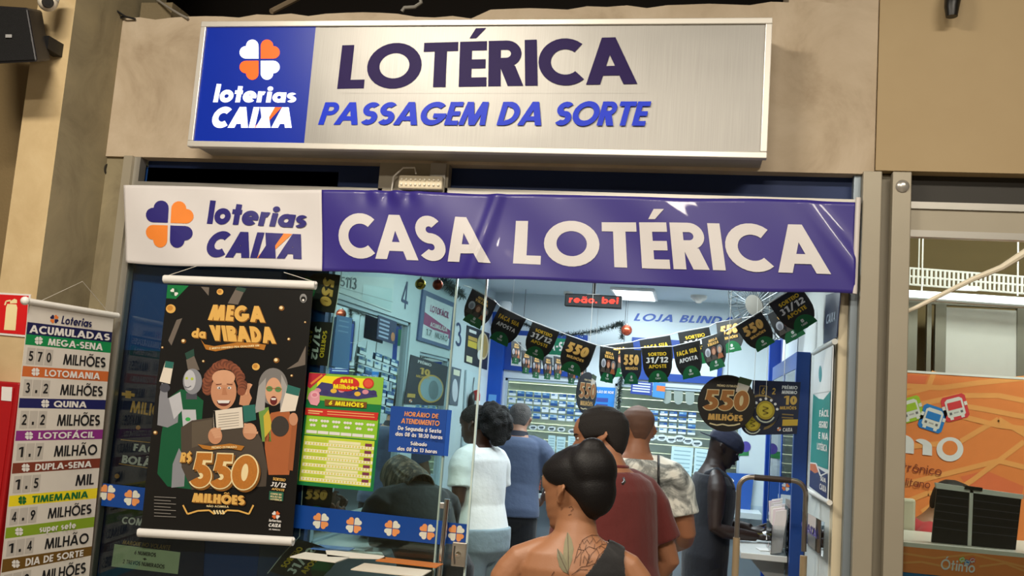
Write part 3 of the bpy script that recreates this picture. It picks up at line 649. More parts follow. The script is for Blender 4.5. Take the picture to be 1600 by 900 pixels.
b.disc(474, 466, 5.5, 7, M('8b8b8b', .5), .0008); b.disc(474, 467.5, 3.8, 4.4, BLK, .001); b.disc(474, 469, 1.8, 1.8, WHT, .0012)
# falling tickets
for pts in ([(369, 450), (383, 452), (372, 476), (356, 474)], [(276, 500), (285, 497), (268, 540), (263, 532)], [(291, 562), (302, 552), (312, 578), (294, 579)], [(314, 448), (327, 449), (326, 462)], [(466, 565), (478, 540), (477, 570), (448, 577)]): b.poly(pts, M('6e645b', .6), .0008)
b.poly([(289, 552), (303, 545), (304, 556), (292, 562)], M('21483c', .6), .001); b.poly([(371, 447), (385, 451), (382, 457), (368, 453)], M('24463a', .6), .001)
b.build('poster_sheet', po)
b = B(f)     # picture: robot, laughing man, woman with green glasses
b.poly([(262, 623), (283, 608), (300, 612), (318, 626), (312, 700), (303, 765), (262, 760), (246, 740), (252, 680)], DGREEN, .0010)
b.poly([(253, 598), (262, 603), (262, 622), (281, 620), (278, 660), (262, 668), (246, 664), (249, 620)], ROB, .0013); b.poly([(264, 622), (282, 612), (286, 640), (272, 655)], ROB2, .0015)
b.poly([(284, 640), (306, 640), (309, 680), (296, 700), (288, 690)], ROB2, .0013); b.poly([(270, 725), (280, 700), (290, 720), (288, 760), (268, 762)], ROB, .0013)
b.disc(301, 596, 15, 20, ROB, .0016); b.disc(297, 594, 9, 16, ROB2, .0018); b.disc(292, 591, 2.2, 2, M('b7c94a', .4), .002); b.disc(300.5, 592, 2.4, 2.2, M('b7c94a', .4), .002); b.line([(289, 604), (294, 606), (299, 603)], 1.3, ROB3, .002); b.rect(291, 614, 308, 624, ROB3, .0015)
b.poly([(259, 564), (272, 566), (266, 600), (249, 596)], PAPER, .0015); b.poly([(259, 564), (272, 566), (270, 576), (257, 574)], TEAL, .0017); b.disc(258, 606, 8, 7, ROB3, .0018); b.disc(294, 655, 4, 3, M('3cae57', .4), .002)
# man
b.poly([(283, 668), (300, 657), (335, 652), (372, 655), (398, 664), (410, 690), (418, 730), (416, 760), (300, 765), (284, 730)], BRN, .0018); b.poly([(300, 660), (332, 655), (330, 690), (300, 700)], BRN2, .002)
rnd = random.Random(3)
for i in range(46):
    a = pi*(1.08-1.16*i/45.0); rr = 26+4*rnd.random(); b.disc(351+rr*cos(a)*1.0, 597-rr*sin(a)*1.05+abs(cos(a))*8, 6.5, 6, (HAIRB, HAIRB2)[i % 2], .0020+.00002*i)
b.disc(350, 612, 20, 28, SKIN1, .0034); b.disc(350, 590, 18, 12, SKIN2, .0036); b.disc(343, 606, 3, 2, WHT, .0038); b.disc(359, 606, 3, 2, WHT, .0038); b.disc(343.3, 606.3, 1.3, 1.3, BLK, .004); b.disc(358.6, 606.3, 1.3, 1.3, BLK, .004)
b.line([(338, 601), (347, 600)], 1.4, HAIRB, .004); b.line([(355, 600), (364, 601)], 1.4, HAIRB, .004); b.poly([(349, 606), (353, 606), (356, 617), (347, 617)], M('b97c59', .6), .0038)
b.disc(350, 627, 10.5, 7.5, M('5b1f1c', .5), .0038, a0=0, a1=180); b.poly([(340, 625.5), (360, 625.5), (358, 630), (342, 630)], WHT, .004)
b.poly([(334, 642), (379, 636), (381, 668), (335, 673)], PAPER, .0044); b.poly([(334, 642), (337, 642), (339, 672), (336, 673)], BLK, .0046); b.poly([(380, 634), (399, 632), (401, 656), (382, 660)], TEAL, .0044)
for i in range(6): b.line([(342, 648+4*i), (374, 644.5+4*i)], 1.1, M('a59b8f', .6), .0046)
for j, (hx, hy, sg_) in enumerate(((337, 675, 1), (391, 668, -1))):
    b.disc(hx, hy+6, 11, 13, SKIN1, .0048)
    for k in range(4): b.line([(hx-7*sg_+k*2, hy-2+k*3.4), (hx+9*sg_, hy-5+k*4)], 3.6, SKIN2, .005+.0001*k)
# crossed fingers hand
b.poly([(376, 618), (388, 608), (394, 622), (388, 636), (374, 632)], SKIN1, .0024); b.line([(384, 616), (393, 600)], 4.4, SKIN2, .0026); b.line([(388, 618), (389, 599)], 4.2, SKIN1, .0028)
# woman
b.poly([(414, 660), (424, 645), (452, 640), (460, 680), (452, 742), (420, 742), (414, 700)], RUST, .0018); b.poly([(404, 640), (420, 636), (424, 690), (410, 690)], M('6f9a46', .6), .0018); b.poly([(412, 650), (420, 640), (426, 668), (414, 684)], M('d0b43c', .6), .002)
b.disc(427, 604, 23, 29, HAIRG, .0020); b.poly([(404, 604), (416, 590), (414, 640), (398, 646)], HAIRG2, .0022); b.poly([(440, 585), (450, 606), (446, 640), (438, 640)], HAIRG2, .0022)
b.disc(428, 612, 13, 22, SKIN2, .0026); b.disc(421.5, 607.5, 5, 4.2, M('5d8f5a', .3), .003); b.disc(435, 608.5, 5, 4.2, M('5d8f5a', .3), .003); b.line([(416, 606), (441, 608)], 1, GOLDD, .0032); b.disc(428, 626, 5.5, 7, M('6b211f', .5), .003); b.poly([(424, 622), (432, 622), (431, 625), (425, 625)], WHT, .0032)
b.poly([(450, 601), (470, 607), (462, 642), (438, 644)], PAPER, .0034); b.poly([(450, 601), (470, 607), (467, 619), (447, 614)], TEAL, .0036); b.disc(459, 655, 7, 10, SKIN1, .0038); b.disc(438, 666, 14, 16, M('3a332e', .8), .003); b.line([(461, 660), (454, 735)], 8, M('a05a30', .6), .0032)
b.build('advert_picture', po, 'picture of a robot, a laughing man and a woman holding tickets')
def goldtext(b, t, q, l, wt=.26, sp=.05, off=1.4):
    q2 = [(x+off, y+off) for x, y in q]
    b.text(t, q2, GOLDD, l, wt+.05, 0, sp); b.text(t, q, GOLD, l+.0012, wt, 0, sp)
    top = quad_sub(q, 0, 0, 1, .45)
b = B(f)
goldtext(b, 'MEGA', [(331, 476), (412, 478.5), (415, 504), (325, 500)], .0012, .3, .06)
goldtext(b, 'VIRADA', [(327, 508), (428, 511), (432, 537), (331, 532)], .0012, .3, .05); goldtext(b, 'da', [(302, 512), (322, 514), (322, 529), (299, 527)], .0012, .26, .05)
b.poly([(314, 530), (320, 538), (335, 541), (372, 535), (400, 536), (416, 539), (413, 547), (395, 544), (370, 543), (337, 549), (322, 546)], M('b9792f', .4), .0024); b.text('É MUITO DINHEIRO PRA QUALQUER UM', [(328, 543), (407, 538.5), (407, 541.5), (328, 546)], GOLD2, .003, .2)
for i, (x0_, x1_, dy) in enumerate(((300, 334, 0), (332, 367, 1.5), (364, 407, 3))):
    qd = [(x0_+3, 705+dy*1.3), (x1_+2, 706+dy*1.3), (x1_-3, 764+dy), (x0_-5, 762+dy)]
    b.text('550'[i], [(x+2.5, y+3) for x, y in qd], GOLDD, .0060+.003*i, .34); b.text('550'[i], qd, GOLD2, .0072+.003*i, .34); b.text('550'[i], quad_sub(qd, .05, .035, .95, .965), M('c07a32', .4, vary=.2, scale=120), .0080+.003*i, .24)
goldtext(b, 'R$', [(285, 707), (302, 706), (300, 722), (282, 722)], .006, .26)
goldtext(b, 'MILHÕES', [(303, 770), (384, 774), (384, 789), (301, 784)], .007, .3, .05)
b.text('NÃO ACUMULA', [(324, 789), (359, 790), (359, 793), (324, 792)], GOLD2, .0065, .2)
b.poly([(310, 694), (330, 697), (360, 693), (383, 697), (378, 704), (356, 700), (330, 703), (318, 701)], M('b9792f', .4), .0062); b.text('PRÊMIO ESTIMADO', [(332, 697.5), (372, 696.5), (372, 700), (332, 701)], GOLD2, .0068)
for sgn in (-1, 1): b.line([(342+sgn*55, 789), (342+sgn*48, 803), (342+sgn*32, 798), (342+sgn*14, 797), (342+sgn*6, 803)], 2.6, GOLD, .0062+.0002*sgn)
for k in range(4): b.line([(335+k*4.5, 797), (338+k*4.5, 803)], 2.6, GOLD2, .0066)
b.text('SORTEIO', [(428, 745.5), (448, 748), (447, 752), (427, 750)], GOLD, .006, .24); b.text('31/12', [(425, 752.5), (449, 755), (448, 762), (423, 759.5)], WHT, .006, .26, .12); b.text('APOSTE', [(426, 762), (446, 764), (445, 767.5), (425, 765)], GOLD, .006, .24)
b.poly([(422, 767), (444, 769), (443, 783), (421, 780.5)], M('2b6a52', .5), .006); 
for k, t in enumerate(('COMPRE SEU', 'BOLÃO NA', 'LOTÉRICA')): b.text(t, [(424, 769.6+4.3*k), (442, 771.4+4.3*k), (441.5, 774.2+4.3*k), (423.5, 772.2+4.3*k)], GOLD2, .0066, .2)
clover(b, 432, 804.5, 6, (WHT, M('e06a30', .5), M('e06a30', .5), WHT), .006); b.text('loterias', [(422, 810.5), (441, 812), (441, 816), (421, 814.5)], WHT, .006, .22); b.text('CAIXA', [(421, 817), (441, 818.5), (440, 824), (420, 822.5)], WHT, .006, .26, .15); b.text('JÁ PENSOU?', [(421, 825.5), (440, 826.8), (440, 829), (421, 827.7)], WHT, .006)
for k in range(7): b.line([(242, 776+5*k), (268 if k % 2 else 276, 777.6+5*k)], 1.0, M('8f8b86', .6), .006)
b.build('lettering', po, 'golden letters MEGA da VIRADA and R$550 MILHÕES')
for nm, (x0_, y0_, x1_, y1_), hh in (('top_bar', (257, 436, 493, 446), 8.5), ('bottom_bar', (217, 832, 458, 846), 8)):
    b = B(); rr = 8.0*(4/1500); b.tube([f(x0_, y0_, -.001), f(x1_, y1_, -.001)], rr*.9, WHITE, 12)
    b.ball(f(x0_, y0_-3, 0), .009, WHITE, 7); b.ball(f(x1_, y1_-3, 0), .009, WHITE, 7); b.build(nm, po)
b = B(); b.tube([f(258, 432, 0), f(310, 416, .01)], .0015, OFFW, 5); b.build('cord', po); b = B(); b.tube([f(490, 440, 0), f(445, 426, .01)], .0015, OFFW, 5); b.build('cord', po)

# ---- green ticket-campaign poster on the glass
f = yplane(.004); gp = thing('campaign_poster', 'bright green and yellow poster with 6 MILHÕES banner taped on the glass', 'poster', uy(523, 765, .004))
b = B(f); gq = [(484, 582), (600, 590), (583, 768), (463, 757)]; LIME, YEL, RD = M('8fc72b', .5), M('f2e11c', .5), M('cf2a22', .5)
b.prism([f(x, y, .001) for x, y in gq], (0, .002, 0), GREEN); b.build('sheet', gp)
b = B(f); S_ = lambda *a: quad_sub(gq, *a)
b.poly(S_(0, 0, 1, .24), M('86bf3a', .5), .002); b.poly(S_(.12, .02, .75, .2), YEL, .0024); b.poly([(483.5, 582.5), (511, 584), (485, 607), (481, 604)], M('b81f35', .5), .0028); b.line([(486, 600), (504, 586)], 3.2, M('e2843c', .5), .0032)
b.poly([(495, 605), (503, 597), (520, 600), (536, 606), (556, 604), (588, 612), (590, 620), (560, 624), (520, 620), (492, 617)], M('3b3a72', .5), .0028)
for i in range(8): b.disc(497+i*12.4, 610+2.5*sin(i*1.7)+i*.7, 5, 3.6, (M('d98fa0', .5), M('39306c', .5), M('e8b93b', .5))[i % 3], .0034+.0001*i)
b.disc(541, 600, 21, 11.5, RD, .0042); b.disc(576, 599, 8.6, 8.2, RD, .0042); b.disc(576, 599, 6.6, 6.2, M('e2533a', .5), .0046)
b.text('Mil', [(532, 592), (552, 593), (552, 599), (532, 598)], YEL, .005, .26); b.text('Milhões', [(521, 600), (560, 602), (560, 609), (521, 607)], YEL, .005, .26)
b.poly([(481, 622), (484, 614), (492, 612), (500, 616), (500, 628), (496, 634), (486, 632)], M('e7a0ae', .5), .0044)
for i in range(3): b.disc(492+.2*i, 617, 8-2*i, 7-2*i, (M('e7a0ae', .5), M('eeb4be', .5), M('d97f93', .5))[i], .005+.0003*i)
b.poly([(508, 624), (574, 628.5), (573, 638), (508, 634)], M('7a4a16', .5), .0044); b.text('6 MILHÕES', [(515, 626), (570, 630), (569, 637), (514, 632.5)], YEL, .005, .26)
b.poly([(478, 637), (592, 645), (590, 657), (477, 648)], RD, .0044); b.line([(512, 643), (585, 648)], 1.4, M('f0b070', .5), .005); b.line([(512, 647), (586, 652)], 1.2, M('f0b070', .5), .005); b.line([(482, 641.5), (505, 643.5)], 2, M('f0c080', .5), .005); b.line([(482, 645), (500, 646.5)], 1.4, M('f0c080', .5), .005)
b.poly(S_(.03, .37, .98, .55), LIME, .0024); b.poly(S_(.03, .56, .96, .965), M('c9dc3a', .5), .0024); b.build('poster_art', gp)
b = B(f)
for i in range(6):
    for j in range(5):
        u = .09+i*.152+(j % 3)*.036+(j//3)*.018; v = .42+(j//3)*.042; c = S_(u, v, u, v)[0]; b.disc(c[0], c[1], 2.4, 2.1, WHT, .003, 12)
    c0 = S_(.05+i*.152, .508, .19+i*.152, .535); b.poly(c0, WHT, .003)
for i in range(6):
    v = .583+i*.063; b.poly(S_(.36, v, .78, v+.024), M('f0ecbc', .5), .003)
    b.poly(S_(.05, v+.028, .96, v+.056), M('f4f1d0', .5), .003); b.poly(S_(.05, v, .34, v+.024), M('b9cf3c', .5), .003); b.poly(S_(.84, v+.004, .93, v+.03), M('7a3550', .5), .0036)
    for j in range(22): u = .075+j*.04; b.poly(S_(u, v+.033, u+.022, v+.05), M('e1d56a', .5), .0034)
b.build('number_grid', gp)
# ---- opening hours plate
f = yplane(.004); ho = thing('opening_hours_plate', 'blue plate with white opening hours stuck on the glass beside the green poster', 'sign', uy(655, 712, .004)); BL2 = M('1a4aa0', .4)
b = B(f); b.prism([f(*p, .001) for p in ((698, 640), (706, 641), (700, 713), (692, 712))], (0, .002, 0), M('1c55b4', .4)); hq = [(611, 634), (699, 640.5), (693, 712.5), (607, 705.5)]; b.prism([f(*p, .003) for p in hq], (0, .003, 0), BL2); b.build('plate', ho)
b = B(f); OR = M('e8955a', .5)
for t, u0, v0, u1, v1, m_ in (('HORÁRIO DE', .25, .10, .86, .20, OR), ('ATENDIMENTO', .20, .25, .89, .36, OR), ('De Segunda á Sexta', .15, .42, .94, .51, WHT), ('das 08 às 18:30 horas', .11, .55, .98, .64, WHT), ('Sábado', .39, .74, .70, .82, WHT), ('das 08 às 13 horas', .16, .87, .90, .955, WHT)): b.text(t, quad_sub(hq, u0, v0, u1, v1), m_, .0045, .21, .08, .08)
b.build('lettering', ho)
# ---- blue clover strip on the glass (left of poster, right of poster, on the door)
f = yplane(.010); CO, CW = M('e39458', .5), M('d9dacb', .5)
ST = M('0f4496', .35)
s1 = [(161, 755), (698, 814.5), (696, 852), (158, 790)]
b = B(f); b.prism([f(x, y, .0005) for x, y in s1], (0, .001, 0), ST)
for x, y in ((168, 769.5), (206.5, 778), (288, 787), (370, 797), (448, 805), (501.5, 814), (553, 820.5), (613, 825.5), (667.5, 831)):
    clover(b, x, y, 12.2, (CO, CW, CW, CO), .0015, .09)
tag(b.build('clover_strip'), 'blue strip with orange and white clovers running along the front glass', 'sticker')
f = yplane(.042); b = B(f); b.prism([f(x, y, .0005) for x, y in ((697, 816), (729.5, 819), (727, 852), (695, 849))], (0, .001, 0), ST); clover(b, 713, 833, 12.5, (CO, CW, CW, CO), .0015, .09); tag(b.build('clover_strip'), 'short blue sticker with a single clover above the glass door lock', 'sticker')
dh = thing('door_pull', 'tall chrome pull bar on the sliding glass door', 'handle', uy(683, 900, .03))
b = B(); b.tube([uy(699, 780, .015), uy(676, 1000, .015)], .0125, CHROME, 12); b.build('bar', dh)
b = B(); p = uy(697, 790, .03); b.box(p.x-.025, .012, p.z-.012, p.x+.018, .044, p.z+.012, M('d4d4d2', .25, .8)); b.build('clamp', dh, bevel=.002)
lk = thing('door_lock', 'square chrome lock block at the edge of the glass door', 'lock', uy(716, 886, .03)); p0, p1 = uy(708, 846, .03), uy(726, 886, .03)
b = B(); b.box(p0.x, .018, p1.z, p1.x+.004, .045, p0.z, M('bfbab0', .22, .8)); b.build('case', lk, bevel=.004)
b = B(); c = uy(716, 866, .018); b.lathe(c, (0, -1, 0), [(.011, 0), (.011, .005), (.006, .006)], CHROME, 16); b.build('cylinder', lk); b = B(); b.tube([uy(710, 853, .014), uy(708.5, 866, .012), uy(710, 881, .014)], .003, M('6e6a64', .4, .6), 6); b.build('groove', lk)
# ---- dark navy lottery poster behind the left glass, chair height board
f = yplane(.062); mp_ = thing('milionaria_poster', 'tall dark navy poster with gold plus sign behind the left glass pane', 'poster', uy(240, 900, .062)); mp_.name = 'navy_poster'
b = B(f); b.prism([f(x, y, 0) for x, y in ((176, 546), (334, 552), (314, 960), (150, 960))], (0, .003, 0), M('15203f', .4)); b.build('sheet', mp_)
b = B(f); G3 = M('d9a552', .4); b.text('+', [(191, 606), (211, 608), (210, 627), (190, 625)], G3, .001, .26); b.text('MILIONÁRIA', [(205, 626), (312, 640), (310, 662), (203, 644)], G3, .001, .2, .05)
b.text('FAÇA SEU', [(210, 693), (292, 703), (290, 716), (208, 704)], WHT, .001, .25); b.text('BOLÃO', [(192, 711), (254, 718), (252, 732), (190, 723)], WHT, .001, .25); b.line([(189, 687), (290, 697)], 1.2, G3, .001); b.line([(186, 724.5), (280, 738)], 1.2, G3, .001)
b.text('COMO JOGAR', [(192, 807), (290, 817), (288, 829), (190, 818)], WHT, .001, .22); b.text('MARQUE NO VOLANTE', [(193, 844), (268, 852), (266, 859), (191, 850)], M('a98c56', .5), .001, .2)
for x, y, r in ((216, 668, 3.6), (183, 744, 3.8)): b.disc(x, y, r, r, M('c08a4a', .4), .001, 16)
b.poly([(179, 850), (282, 863), (278, 897), (174, 885)], M('c8d7b0', .5), .001); DI = M('20241c', .5); b.text('6 NÚMEROS'.replace('Ú', 'U'), [(211, 860), (245, 864), (244, 870), (210, 866)], DI, .0016, .2); b.text('+', [(224, 870), (230, 871), (229, 877), (223, 876)], DI, .0016, .22); b.text('2 TREVOS NUMERADOS', [(193, 874), (259, 882), (258, 888), (192, 880)], DI, .0016, .17); b.build('lettering', mp_)

# ================================================================ INSIDE THE SHOP
fL = plane_f((SHX0, 0, 0), (1, 0, 0)); fB = yplane(SHY)
def flat(name, label, cat, f, quad, m, art=None, th=.004, l=.001, group=None, sides=None):
    """thin board fixed to a surface plus its printed art"""
    d = f(*quad[0], 1.0) - f(*quad[0], 0.0)
    base = [f(x, y, l) for x, y in quad]; lo = min(p.z for p in base); c = sum(base, V((0, 0, 0)))/len(base)
    t = thing(name, label, cat, V((c.x, c.y, lo)), group)
    b = B(f); b.prism([p+d*th for p in base], -d*th, m); b.build('board', t)
    if art:
        b = B(lambda x, y, k: f(x, y, l+th+k)); art(b, quad); b.build('print', t)
    return t
def numeral(name, label, t, quad, f):
    b = B(lambda x, y, k: f(x, y, .001+k)); b.text(t, quad, M('2c3d66', .5), .001, .13); return tag(b.build(name), label, 'number')
numeral('booth_number', 'dark blue number 4 on the pale booth wall', '4', [(629, 438), (640, 441), (636, 485), (626, 479)], fL)
numeral('booth_number', 'dark blue number 3 on the pillar beside the lottery price board', '3', [(711.5, 502), (721, 506), (720, 543), (711, 539)], fL)
PANW, INK2 = M('cfdad9', .5), M('3a4a52', .5)
def art_price(b, q):
    b.text('5113', quad_sub(q, .05, .08, .34, .62), INK2, .001, .14); b.poly(quad_sub(q, .46, .32, .98, .95), M('b9cfd0', .3), .0008); b.line([quad_sub(q, .0, .7, 1, 1)[0], quad_sub(q, 0, .7, 1, 1)[1]], 1.2, M('9fb0b0', .5), .001)
flat('header_price_board', 'pale board with tall black digits above the booth beside number 4', 'board', fL, [(526, 430), (615, 434), (611, 488), (524, 455)], PANW, art_price)
MAG, SLB = M('a03a72', .5), M('56668f', .4)
def art_loto(b, q):
    b.poly(quad_sub(q, .10, .10, .9, .93), M('dfe4e8', .5), .0006); e = lambda u, v: quad_sub(q, u, v, u, v)[0]
    b.poly([e(.1, .42), e(.9, .60), e(.9, .78), e(.1, .66)], MAG, .001); b.text('LOTOFÁCIL', quad_sub(q, .25, .24, .8, .37), MAG, .0014, .2); b.text('ACUMULADA', quad_sub(q, .3, .57, .8, .66), WHT, .0014, .2)
    b.poly(quad_sub(q, .18, .70, .38, .88), M('c9d4d8', .5), .0016); b.poly(quad_sub(q, .44, .70, .86, .88), M('c9d4d8', .5), .0016); b.text('1.7', quad_sub(q, .2, .73, .36, .85), INK2, .002, .16); b.text('MILHÃO', quad_sub(q, .47, .74, .84, .85), INK2, .002, .16)
flat('lottery_price_board', 'framed white and magenta price board on the left booth wall', 'board', fL, [(658.5, 452), (711, 475), (702, 547), (650, 531)], SLB, art_loto, .012)
GLD = M('c9a24a', .5)
def art_ten(b, q):
    e = lambda u, v: quad_sub(q, u, v, u, v)[0]
    b.text('PRÊMIO', quad_sub(q, .2, .06, .55, .12), WHT, .001); b.text('10', quad_sub(q, .28, .2, .55, .34), GLD, .001, .26); b.text('MILHÕES', quad_sub(q, .2, .37, .55, .42), GLD, .001)
    c = e(.62, .62); b.disc(c[0], c[1], 20, 22, GLD, .001); b.disc(c[0]+1, c[1], 17.5, 19.5, M('8fa9b4', .4), .0015); b.disc(c[0]+4, c[1]+2, 8, 15, M('6d7f86', .4), .002)
    b.poly(quad_sub(q, .05, .78, .25, .86), GLD, .001); clover(b, *e(.15, .93), 2.5, (WHT, ORANGE, ORANGE, WHT), .001)
flat('prize_poster', 'dark poster with gold 10 on the booth glass below the price board', 'poster', plane_f((SHX0+.0, 0, 0), (1, 0, 0)), [(641, 554), (699, 573), (692, 634), (630, 631)], M('2e2f3c', .5), art_ten)
def art_yellow(b, q):
    b.poly(quad_sub(q, .1, .08, .42, .16), WHT, .001); b.poly(quad_sub(q, .08, .26, .48, .36), GLD, .001); b.poly(quad_sub(q, .08, .38, .48, .55), M('d6b93e', .5), .001); c = quad_sub(q, .75, .4, 1, 1)[0]
    b.disc(c[0], c[1], 9, 21, M('cfc29a', .5), .001); b.disc(c[0]+1, c[1], 6, 18, M('a8904a', .5), .0014); b.disc(c[0]-5, c[1]+14, 4, 8, WHT, .0018); b.poly(quad_sub(q, .06, .8, .32, .96), M('e0d9b0', .5), .001)
flat('yellow_poster', 'dark poster with yellow coins at the far end of the left wall', 'poster', fL, [(729, 508), (764, 521), (760, 578), (725, 566)], M('22242e', .5), art_yellow)
flat('narrow_poster', 'narrow poster with a silver trophy below number 3', 'poster', fL, [(706, 573), (720, 577), (714, 634), (701, 632)], M('56606e', .5), lambda b, q: (b.poly(quad_sub(q, .15, .05, .85, .2), M('d8d9c0', .5), .001), b.disc(*quad_sub(q, .5, .6, 1, 1)[0], 4.5, 18, M('c6cdd6', .4), .001)))
flat('blue_notice', 'tall blue notice on the glass of booth 4', 'poster', plane_f((SHX0+.004, 0, 0), (1, 0, 0)), [(525, 492), (549, 497), (543, 577), (517, 572)], M('4c7fb6', .5), lambda b, q: [b.poly(quad_sub(q, .15, .08+.1*i, .8, .11+.1*i), M('7fa6cf', .5), .001) for i in range(3)])
flat('dark_notice', 'small dark blue notice with orange figure on the glass of booth 4', 'poster', plane_f((SHX0+.004, 0, 0), (1, 0, 0)), [(590, 492), (619, 503), (615, 538), (587, 529)], M('27345c', .5), lambda b, q: [b.poly(quad_sub(q, .08, .12+.17*i, .62, .2+.17*i), M('aab8d2', .5), .001) for i in range(5)] + [b.disc(*quad_sub(q, .86, .7, 1, 1)[0], 3, 7, M('c07a4a', .5), .001)])
# little cards stuck on the glass of the side booth and on both back windows
CARDM = [M('4f86b8', .5), M('c9dbe6', .5), M('23508f', .5), M('9fc0d8', .5), M('3a6a9f', .5), M('6f8b98', .5)]
def card(f, q, k, label, group):
    d = (f(*q[0], 1.0)-f(*q[0], 0.0)); b = B(f); base = [f(x, y, .003) for x, y in q]
    b.prism(base, -d*.0015, CARDM[k % 6]); b.poly(quad_sub(q, .0, .55, 1, 1), M('dbe8ee', .5) if k % 3 else CARDM[2], .0036); b.poly(quad_sub(q, .1, .15, .55, .4), CARDM[(k+3) % 6], .0036)
    return tag(b.build('lottery_card'), label, 'card', group)
fL2 = plane_f((SHX0-.022, 0, 0), (1, 0, 0)); fB2 = yplane(SHY+.022)
r_ = random.Random(5)
side = [(562, 540), (623, 563), (613, 650), (548, 636)]
for i in range(5):
    for j in range(7):
        if r_.random() < .12: continue
        card(fL2, quad_sub(side, i/5+.01, j/7+.012, (i+.86)/5, (j+.86)/7), r_.randrange(6), 'small pale blue card stuck on the side booth glass among rows of similar cards', 'cards on the side booth glass')
bl = [(795, 608), (913, 617), (910, 661), (793, 652)]
for i in range(9):
    for j in range(4): card(fB2, quad_sub(bl, i/9+.006, j/4+.03, (i+.88)/9, (j+.88)/4), r_.randrange(6), 'small blue and white card in the rows on the left back counter glass', 'cards on the left back counter glass')
br = [(1016, 640), (1090, 644), (1088, 681), (1014, 675)]
for i in range(5):
    for j in range(4): card(fB2, quad_sub(br, i/5+.01, j/4+.03, (i+.86)/5, (j+.88)/4), r_.randrange(6), 'small blue and white card in the rows on the right back counter glass', 'cards on the right back counter glass')
# cut-out bubbles and long paper slips below the cards
def bubble(x, y, s, label, grp):
    b = B(fB2); n = 14; pts = [(x+s*(1+.10*(i % 2))*cos(2*pi*i/n), y+s*.62*(1+.1*(i % 2))*sin(2*pi*i/n)) for i in range(n)]
    b.prism([fB2(px, py, .004) for px, py in pts], (0, .002, 0), M('d6e2e4', .5)); b.rect(x-s*.6, y-1.5, x+s*.6, y+1.0, INK2, .0046); b.rect(x-s*.35, y+1.6, x+s*.4, y+2.6, INK2, .0046)
    return tag(b.build('price_bubble'), label, 'tag', grp)
for x, y in ((833, 668), (846, 668), (862, 670), (877, 671), (894, 674)): bubble(x, y, 6, 'small cloud shaped white tag on the left back counter glass', 'cloud tags on the left back glass')
for x, y in ((1018, 683), (1034, 684), (1049, 687), (1062, 685), (1075, 689), (1089, 693)): bubble(x, y, 8, 'larger cloud shaped white tag on the right back counter glass', 'cloud tags on the right back glass')
for k, q in enumerate(([(857, 680), (868, 681), (867, 706), (856, 705)], [(870, 682), (884, 683), (882, 712), (869, 711)], [(888, 681), (910, 683), (908, 706), (887, 704)])):
    b = B(fB2); b.prism([fB2(x, y, .004) for x, y in q], (0, .002, 0), M('bfe0e6', .5)); [b.poly(quad_sub(q, .15, .15+.16*i, .85, .2+.16*i), M('8fb4bd', .5), .0046) for i in range(5)]
    tag(b.build('paper_slip'), ('narrow pale cyan slip', 'long pale cyan slip', 'wide pale cyan slip')[k] + ' hanging on the left back counter glass', 'paper')
for k, q in enumerate(([(1050, 697), (1084, 700), (1080, 745), (1046, 742)], [(1086, 700), (1112, 703), (1109, 750), (1083, 746)])):
    b = B(fB2); b.prism([fB2(x, y, .004) for x, y in q], (0, .002, 0), M('c6e2e8', .5)); [b.poly(quad_sub(q, .12, .12+.14*i, .88, .16+.14*i), M('93b7c0', .5), .0046) for i in range(6)]
    tag(b.build('paper_slip'), ('large pale cyan sheet', 'second pale cyan sheet, nearest the man in the cap,')[k] + ' on the right back counter glass', 'paper')
for k, x in enumerate((1042, 1060, 1078)):
    b = B(fB2); pts = [(x-7, 606+.06*(x-1042)), (x+7, 607+.06*(x-1042))] + [(x+7*cos(a), 622+9*sin(a)+.06*(x-1042)) for a in [pi*i/8 for i in range(9)]]
    b.prism([fB2(px, py, .004) for px, py in pts], (0, .002, 0), M('8d9a94', .6)); tag(b.build('grey_tab'), ('leftmost', 'middle', 'rightmost')[k] + ' of three grey rounded tabs hanging at the top of the right back window', 'tab')
# header boards on the back wall
def art_mega(b, q):
    b.poly(quad_sub(q, .10, .12, .94, .88), M('d3dcdc', .5), .0008); b.poly(quad_sub(q, .10, .12, .94, .52), M('157a58', .5), .0012); b.poly(quad_sub(q, .1, .12, .3, .5), M('d3dcdc', .5), .0016)
    b.text('MEGA-SENA', quad_sub(q, .34, .2, .9, .42), WHT, .002, .22); b.text('57', quad_sub(q, .14, .6, .30, .80), INK2, .002, .17); b.text('MILHÕES', quad_sub(q, .45, .6, .9, .8), INK2, .002, .17)
flat('mega_sena_board', 'blue framed green and white prize board over the left back window', 'board', fB, [(789, 515), (919, 524), (913, 592), (786, 577)], M('143f94', .4), art_mega, .02)
def art_blue(b, q):
    b.poly(quad_sub(q, .25, .18, .95, .82), M('ccd6da', .5), .0008); b.poly(quad_sub(q, .25, .18, .95, .45), M('2a50a8', .5), .0012)
flat('quina_board', 'blue framed prize board over the right back window behind the bunting', 'board', fB, [(988, 527), (1132, 537), (1126, 601), (984, 592)], M('1c4496', .4), art_blue, .02)
flat('bolao_poster', 'bright blue poster between the two back windows', 'poster', fB, [(927, 604), (962, 606), (958, 646), (923, 644)], M('2a83d6', .5), lambda b, q: (b.text('BOLÃO DE HOJE', quad_sub(q, .06, .14, .94, .24), WHT, .001, .22), b.poly(quad_sub(q, .2, .42, .72, .58), M('37499a', .5), .001), b.poly(quad_sub(q, .2, .66, .72, .82), M('37499a', .5), .001)))
flat('rules_poster', 'dark blue notice with white lines above the tie-dye shirt man', 'poster', fB, [(987, 595), (1020, 598), (1018, 618), (985, 615)], M('223f94', .5), lambda b, q: [b.poly(quad_sub(q, .08, .1+.2*i, .9, .2+.2*i), M('cfd9ea', .5), .001) for i in range(4)])
